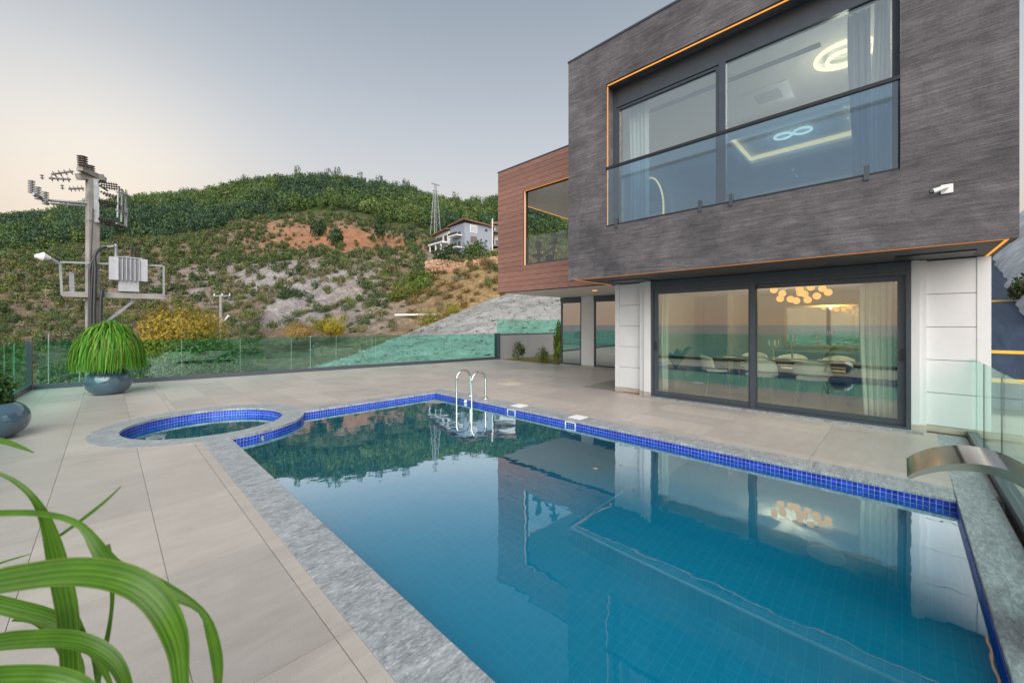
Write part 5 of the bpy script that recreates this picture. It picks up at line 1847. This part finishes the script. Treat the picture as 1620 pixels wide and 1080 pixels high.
def hill_house():
    s = 113 / F
    c = at(735, 400, 113)
    t = thing('hill_house', 'blue-grey three storey house with white balconies up on the hill', 'house', (c[0], c[1], 0))
    base = t.location.copy()
    z = lambda y: EYE + (HY - y) * s
    # local axes: e1 to the right-back, e2 to the left-back
    yaw = -HEAD
    def L(u_, v_):
        a = math.cos(R(35)), math.sin(R(35))
        uu = RT * (u_ * a[0]) + FW * (u_ * a[1])
        vv = RT * (-v_ * math.cos(R(48))) + FW * (v_ * math.sin(R(48)))
        return (c[0] + uu[0] + vv[0], c[1] + uu[1] + vv[1])
    def blk(name, u0, u1, v0, v1, y0, y1, mat, par=t):
        m = MB().prism([L(u0, v0), L(u1, v0), L(u1, v1), L(u0, v1)], z(y0), z(y1))
        return m.build(name, mat, par)
    U = 9.3
    blk('wall', 0, U, 0, 7.5, 425, 352, 'far_grey')
    m = MB()
    q = [L(-.7, -.8), L(U + .3, -.8), L(U + .3, 8), L(-.7, 8)]
    zz = [z(346), z(351), z(351), z(349)]
    m.add([(*q[k], zz[k]) for k in range(4)] + [(*q[k], zz[k] - .35) for k in range(4)], [(0, 1, 2, 3), (7, 6, 5, 4), (0, 4, 5, 1), (1, 5, 6, 2), (2, 6, 7, 3), (3, 7, 4, 0)])
    m.build('roof', 'far_roof', t)
    for u0, u1, y0, y1, mt in ((1.7, 4.1, 366, 354, 'far_white'), (1.9, 4.0, 382, 372, 'far_brown'), (6.8, 7.5, 361, 357, 'far_dark'), (6.8, 7.5, 378, 375, 'far_dark'), (6.9, 7.5, 393, 390, 'far_dark')):
        w = blk('window', u0, u1, -.08, .1, y0, y1, mt)
        if mt == 'far_white':
            for k in range(2):
                blk('pane', u0 + .25 + k * 1.0, u0 + 1.15 + k * 1.0, -.14, -.085, y0 - 1.5, y1 + 1.5, 'tank', w)
    # left wing with balconies
    blk('wall', -.3, 5, 7.6, 15, 425, 358, 'far_white')
    m = MB()
    q = [L(-1.6, 7.2), L(5, 7.2), L(5, 16), L(-1.6, 16)]
    zz = [z(354), z(354), z(357), z(359)]
    m.add([(*q[k], zz[k]) for k in range(4)] + [(*q[k], zz[k] - .3) for k in range(4)], [(0, 1, 2, 3), (7, 6, 5, 4), (0, 4, 5, 1), (1, 5, 6, 2), (2, 6, 7, 3), (3, 7, 4, 0)])
    m.build('roof', 'far_roof', t)
    for y in (376, 395):
        b = blk('balcony', -2.6, -.32, 7.5, 15.5, y + 2.5, y, 'far_white')
        blk('railing', -2.6, -2.5, 7.5, 15.5, y - .2, y - 5, 'far_dark', b)
        blk('railing', -2.49, -.35, 15.4, 15.5, y - .2, y - 5, 'far_dark', b)
        b = blk('balcony', -1.8, -.02, 1.2, 5.6, y - 4, y - 6, 'far_white')
        blk('railing', -1.8, -1.7, 1.2, 5.6, y - 6.2, y - 10, 'far_dark', b)
    for v in (8.5, 11.5, 14.8):
        blk('column', -2.4, -2.1, v, v + .3, 425, 378.6, 'far_white')
    for v in (2.0, 4.0):
        for y in (372, 388):
            blk('window', -.07, .05, v, v + 1.2, y, y - 8, 'far_dark')
    for v in (8.6, 11.2, 13):
        for y in (374, 393):
            blk('window', -.37, -.2, v, v + 1.5, y, y - 10, 'far_dark')
    # second house, mostly hidden by the villa
    c2 = at(792, 385, 122)
    t2 = thing('hill_house', 'narrow house with brown balconies at the right of the grey hill house', 'house', (c2[0], c2[1], 0))
    def blk2(name, x0, x1, d0, d1, y0, y1, mat, par=t2):
        P = []
        for x, d in ((x0, d0), (x1, d0), (x1, d1), (x0, d1)):
            P.append(at(x, 0, d)[:2])
        s2 = 122 / F
        return MB().prism(P, EYE + (HY - y0) * s2, EYE + (HY - y1) * s2).build(name, mat, par)
    blk2('wall', 782, 815, 122, 130, 425, 356, 'far_white')
    blk2('roof', 776, 817, 120.5, 131, 356, 353, 'far_roof')
    for y in (370, 392):
        blk2('balcony', 778, 815, 119.5, 121.9, y, y - 2.5, 'far_brown')
        blk2('window', 784, 790, 121.8, 122.1, y - 3, y - 12, 'far_dark')
    # white pole before them
    p0 = at(779, 425, 105)
    m = MB().tube([p0, (p0[0], p0[1], EYE + (HY - 346) * 105 / F)], .16, 8)
    tag(m.build('flag_pole', 'far_white'), 'tall plain white pole beside the hill houses', 'pole')


hill_house()


def pylon():
    d = 162
    s = d / F
    x0 = 689
    g_ = at(x0, 362, d)
    t = thing('power_pylon', 'slender steel lattice pylon rising from the pine wood', 'pylon', g_)
    H_ = (362 - 291) * s
    w0, w1 = 2.7, 0.75
    def P(k, h):
        w = (w0 + (w1 - w0) * min(1, h / .86)) / 2
        return (w * (-1 if k in (0, 3) else 1), w * (-1 if k < 2 else 1), h * H_)
    for k in range(4):
        MB().bar(P(k, -.12), P(k, 1.0), .13, .13).build('leg', 'galv', t, local=True)
    lv = [0, .14, .27, .39, .5, .6, .69, .77, .85, .92, 1.0]
    m = MB()
    for a, b in zip(lv[:-1], lv[1:]):
        for k in range(4):
            k2 = (k + 1) % 4
            m.bar(P(k, a), P(k2, b), .055, .055)
            m.bar(P(k2, a), P(k, b), .055, .055)
            m.bar(P(k, b), P(k2, b), .055, .055)
    m.build('bracing', 'galv', t, local=True)
    for h, w in ((.84, 1.4), (.99, 1.9)):
        MB().bar((-w, 0, h * H_), (w, 0, h * H_), .25, .3).build('crossarm', 'galv', t, local=True)


pylon()


def transformer_pole():
    d = 14.0
    s = d / F
    b = at(147, 513, d)
    th0 = math.atan((CX - 147) / F)
    dist = d / math.cos(th0)
    t = thing('utility_pole', 'concrete utility pole carrying a grey transformer on a platform and rows of insulators', 'utility pole', (b[0], b[1], -4.0), th0 - HEAD)
    # local frame: x to the right in the view, y away, z up
    def Q(x, y, off=0.0):
        lx = (dist + off) * math.tan(th0 - math.atan((CX - x) / F))
        dep = (dist + off) * math.cos(th0) + lx * math.sin(th0)
        return (lx, off, EYE + (HY - y) / F * dep + 4.0)
    def part(name, mat, m, par=t, smooth=False):
        return m.build(name, mat, par, smooth=smooth, local=True)
    def tap(p0, p1, a0, a1, yaw=0.35):
        m = MB()
        vs = []
        for p, a in ((p0, a0), (p1, a1)):
            for k in range(4):
                q = yaw + math.pi / 4 + k * math.pi / 2
                vs.append((p[0] + a * .7071 * math.cos(q), p[1] + a * .7071 * math.sin(q), p[2]))
        m.add(vs, [(3, 2, 1, 0), (4, 5, 6, 7)] + [(k, (k + 1) % 4, 4 + (k + 1) % 4, 4 + k) for k in range(4)])
        return m
    pt = tap(Q(147, 700), Q(146, 284), .31, .26)
    part('pole', 'concrete', pt)
    for y in (350, 422, 445, 480):
        part('band', 'galv', tap(Q(147, y + .7), Q(147, y - .7), .305, .303))
    # concrete head with two arms
    part('head_beam', 'concrete', MB().bar(Q(123, 279, -.1), Q(162, 281, .2), .26, .20))
    part('head_arm', 'concrete', MB().bar(Q(126, 266, -.35), Q(164, 285, .3), .20, .17))
    def insul(p0, p1, r, n, mat, name='insulator'):
        a, c = Vector(p0), Vector(p1)
        pts, rad = [], []
        for k in range(n):
            for f_, rr in ((0.0, .30), (.28, .32), (.36, 1.0), (.52, .95), (.62, .32)):
                pts.append(a + (c - a) * ((k + f_) / n))
                rad.append(r * rr)
        pts.append(c)
        rad.append(r * .30)
        return part(name, mat, MB().tube(pts, r, 12, radii=rad))
    insul(Q(131, 263, -.4), Q(130, 246, -.4), .14, 5, 'poly_insulator')
    insul(Q(144, 276, .1), Q(143, 261, .1), .12, 5, 'poly_insulator')
    # strain insulators pointing left
    for (x0, y0, x1, y1, of) in ((116, 271, 81, 276, -.5), (112, 284, 77, 282, .3), (133, 298, 108, 299, -.4)):
        insul(Q(x0, y0, of), Q(x1, y1, of), .10, 4, 'poly_insulator')
    for x0, y0 in ((66, 280), (98, 296)):
        insul(Q(x0, y0 - 4), Q(x0 + 1, y0 + 4), .05, 2, 'poly_insulator')
    # three arresters on a long side arm
    part('side_arm', 'galv', MB().tube([Q(145, 322), Q(76, 317, -.1)], .045, 8))
    part('side_arm', 'galv', MB().tube([Q(145, 327, .3), Q(80, 322, .1)], .035, 8))
    part('arm_bracket', 'galv', MB().tube([Q(52, 307, -.4), Q(64, 313, -.2), Q(76, 323, .1)], .05, 8))
    for x, y in ((50, 296), (60, 306), (72, 314)):
        insul(Q(x, y + 10, -.3), Q(x, y - 11, -.3), .085, 8, 'galv', 'arrester')
    # disconnector racks on the right
    part('rack_rail', 'galv', MB().bar(Q(152, 284, -.25), Q(153, 352, -.25), .13, .10, (0, 1, 0)))
    for i, (y0, y1, rows) in enumerate(((288, 293, 3), (317, 322, 3), (346, 352, 3))):
        for k in range(rows):
            yy = y0 + k * 4.2
            insul(Q(155 + k * 4, yy, -.3 + .3 * k), Q(186 + k * 4.5, yy + 4.5, -.3 + .3 * k), .075, 8, 'insulator')
        part('crossbar', 'galv', MB().tube([Q(152, y0 + 2, -.3), Q(170, y0 + 14, .5)], .03, 8))
    for k in range(3):
        insul(Q(158 + 4 * k, 303 + 3 * k, -.3 + .42 * k), Q(186 + 4 * k, 311 + 3 * k, -.3 + .42 * k), .05, 6, 'insulator')
    for x, y0, y1, of in ((187, 300, 344, -.3), (193, 303, 351, .1), (199, 306, 356, .5), (201, 330, 360, .5)):
        part('fuse_tube', 'galv', MB().tube([Q(x, y0, of), Q(x - 1, y1, of)], .03, 8))
    for y in (303, 332, 353):
        part('crossbar', 'galv', MB().tube([Q(184, y, -.35), Q(202, y + 6, .6)], .025, 8))
    # platform, rails
    for of in (-.18, .18):
        part('platform_beam', 'concrete', MB().bar(Q(98, 465.5, of), Q(261, 470, of), .12, .16))
    part('platform_deck', 'galv', MB().bar(Q(102, 462, 0), Q(258, 466.2, 0), .34, .03))
    for x, y in ((98, 0), (259, 0)):
        for of in (-.18, .18):
            top = 416 if x < 150 else 421
            part('rail_post', 'galv', MB().bar(Q(x - (3 if x < 150 else 0), top, of), Q(x, 467 if x < 150 else 471, of), .06, .06, (0, 1, 0)))
    for of in (-.18, .18):
        part('guard_bar', 'galv', MB().bar(Q(95, 414.5, of), Q(257, 420.5, of), .05, .06))
    part('brace', 'galv', MB().bar(Q(214, 474, 0), Q(160, 515, 0), .09, .09))
    # transformer
    qx = lambda x: Q(x, 430)[0]
    qz = lambda y: Q(203, y)[2]
    tk = part('transformer', 'tank', MB().box(qx(187), qx(219), -.26, .26, qz(461.5), qz(410.5)))
    for k in range(6):
        x = qx(186 + 6.6 * k)
        part('cooling_fin', 'tank', MB().box(x - .012, x + .012, -.42, -.262, qz(445), qz(411)), tk)
    for xx0, xx1 in ((172, 185.5), (220.5, 232)):
        for k in range(4):
            yy = -.33 + k * .2
            part('cooling_fin', 'tank', MB().box(qx(xx0), qx(xx1), yy - .05, yy + .05, qz(445), qz(410)), tk)
    part('lid', 'galv', MB().box(qx(180), qx(224), -.33, .33, qz(410), qz(408)), tk)
    for k, x in enumerate((208, 214, 219)):
        insul(Q(x, 408, -.1 + .2 * k), Q(x, 391, -.1 + .2 * k), .085, 6, 'insulator', 'bushing')
    part('conservator_post', 'galv', MB().tube([Q(184, 408, .1), Q(183.5, 386, .1)], .05, 8))
    part('top_bracket', 'galv', MB().bar(Q(160, 391, 0), Q(180, 389, 0), .07, .07))
    # cables
    for k, (x0, of) in enumerate(((143.5, -.36), (151, -.40), (146, -.38))):
        pts = [Q(x0 - 1, 690, of), Q(x0 - 2, 520, of), Q(x0 - 1, 460, of), Q(x0 - 1 + k, 425, of), Q(150, 404, of), Q(158, 394, of + .1), Q(168, 391, -.1)]
        part('cable', 'rubber', MB().tube(spl(pts, 24), .045 if k < 2 else .03, 8), smooth=True)
    part('cable', 'rubber', MB().tube(spl([Q(160, 690, -.35), Q(159, 500, -.35), Q(162, 458, -.35)], 12), .05, 8), smooth=True)
    part('wire', 'rubber', MB().tube(spl([Q(147, 330, -.34), Q(145, 380, -.36), Q(142, 440, -.36)], 12), .02, 6))
    # street lamp head reaching left from the guard
    lm = part('street_lamp', 'galv', MB().tube([Q(95, 418, -.55), Q(84, 411, -.6), Q(72, 407, -.65)], .05, 8))
    m = MB().tube([Q(80, 409.5, -.62), Q(68, 406, -.65), Q(55, 405, -.7)], .1, 10, radii=[.06, .15, .05])
    part('lamp_head', 'plastic', m, lm, True)
    part('switch_box', 'galv', MB().bar(Q(113, 430, .2), Q(114, 462, .2), .09, .12))
    insul(Q(108, 420, .1), Q(118, 430, .1), .06, 4, 'brass')


transformer_pole()


def small_pole():
    d = 40.0
    s = d / F
    b = at(350, 600, d)
    t = thing('street_pole', 'thin pale power pole with a crossarm standing behind the golden bush', 'utility pole', (b[0], b[1], b[2] - .5), -HEAD)
    z = lambda y: EYE + (HY - y) * s - (b[2] - .5)
    MB().tube([(0, 0, 0), (-.05, 0, z(466))], .15, 10, radii=[.19, .12]).build('pole', 'concrete', t, local=True, smooth=True)
    MB().bar((-.85, 0, z(468)), (.9, 0, z(468)), .1, .1).build('crossarm', 'galv', t, local=True)
    for x in (-.7, .1, .85):
        MB().tube([(x, 0, z(468)), (x, 0, z(464))], .05, 8).build('insulator', 'ceramic', t, local=True)
    MB().tube([(0, 0, z(506)), (.35, 0, z(507)), (.75, 0, z(499))], .05, 8, radii=[.03, .04, .12]).build('lamp_head', 'plastic', t, local=True, smooth=True)


small_pole()
# slim posts seen through the far fence
for i, (x, y0, d, lab) in enumerate(((77, 528, 22, 'slim pale post behind the corner of the glass fence'), (7, 546, 22, 'slim pale post behind the left glass fence'), (126, 582, 20, 'short pale post below the transformer pole'), (491, 530, 30, 'thin pale post on the spoil bank behind the fence'))):
    a = at(x, y0, d)
    m = MB().tube([(a[0], a[1], a[2] - 3.2), a], .028, 8)
    tag(m.build('marker_post', 'concrete'), lab, 'post')

# rubble retaining wall below the hill house: each stone apart
rw = thing('rubble_wall', 'orange dry stone rubble wall on the slope below the hill house', 'wall', hill_at(730, 88))
r = random.Random(8)
bm_v = [(-1, -1, -1), (1, -1, -1), (1, 1, -1), (-1, 1, -1), (-.8, -.8, 1), (.8, -.9, .9), (.85, .8, 1), (-.9, .8, .9)]
sme = []
for q in range(4):
    sme.append(MB().add([tuple(c_ * (1 + .3 * (r.random() - .5)) for c_ in v) for v in bm_v], [(3, 2, 1, 0), (4, 5, 6, 7), (0, 1, 5, 4), (1, 2, 6, 5), (2, 3, 7, 6), (3, 0, 4, 7)]).mesh('stone', 'rubble'))
for row in range(6):
    for k in range(38):
        x = 674 + 3.1 * k + r.random() * 2
        yy = 431 - row * 3.0 - (5 if x > 735 else 0) + 3 * math.sin(x * .07)
        a = at(x, yy, 86 + row * .35 + r.random() * .5)
        o = obj('stone', sme[r.randrange(4)], Vector(a) - rw.location, rw, (r.random(), r.random(), r.random() * 6))
        q = .20 + .16 * r.random()
        o.scale = (q * 1.3, q, q * .9)
# pale concrete edge at the head of the spoil bank
a, b = at(626, 498, 52), at(690, 497, 50)
tag(MB().bar(a, b, .5, .24).build('concrete_kerb', 'cream'), 'pale concrete edge beam lying above the spoil bank', 'kerb')


# ------------------------------------------------------------------ driveway at the right of the house
def driveway():
    n = 30
    vs, fs = [], []
    for i in range(n + 1):
        X = 10.5 + 20 * i / n
        z = 0.12 + (X - 10.5) * 0.27
        for Y in (-9.0, -0.55):
            vs.append((X, Y, z))
    fs = [(2 * i, 2 * i + 2, 2 * i + 3, 2 * i + 1) for i in range(n)]
    tag(MB().add(vs, fs).build('driveway_road', 'asphalt'), kind='structure')
    for i, X in enumerate((11.6, 13.3, 18.0)):
        z = lambda q: 0.12 + (q - 10.5) * .27 + .005
        m = MB().add([(X, -9, z(X)), (X + .22, -9, z(X + .22)), (X + .22, -.6, z(X + .22)), (X, -.6, z(X))], [(0, 1, 2, 3)])
        tag(m.build('road_marking', 'yellow'), ('lowest yellow line across the blue-grey driveway', 'middle yellow line across the blue-grey driveway', 'top yellow line across the blue-grey driveway')[i], 'marking', 'yellow lines on the driveway')
    # rough concrete bank on the far right
    k = 40
    V, Fc = [], []
    for i in range(k + 1):
        s = i / k
        X = 15.5 + 14 * s
        Y0 = -2.18 - 0.045 * (X - 15.5)
        for j in range(k + 1):
            q = j / k
            y = Y0 - 7 * q
            z = 0.1 + (X - 10.5) * .27 + 6.5 * q ** .8
            V.append((X, y, float(z)))
    V = np.array(V)
    V[:, 2] += fbm(V[:, 0] / 1.2, V[:, 1] / 1.2, 5) * .5 - .06
    V[:, 1] += fbm(V[:, 0] / .8 + 7, V[:, 2] / .8, 4) * .35
    i, j = np.meshgrid(np.arange(k), np.arange(k), indexing='ij')
    a = (i * (k + 1) + j).ravel()
    Fc = np.stack([a, a + k + 1, a + k + 2, a + 1], -1)
    tag(obj('concrete_bank', np_mesh('concrete_bank', V, Fc, 'rough_concrete', None, True)), kind='structure')
    shrub('hanging_shrub', 'small green shrub growing from the pale bank beside the driveway', 'shrub', (17.9, -2.42, 2.2), 0.42, 0.65, (0.05, 0.12, 0.03), 900, 0.07, 120, None, (0.12, 0.08, 0.04))


driveway()
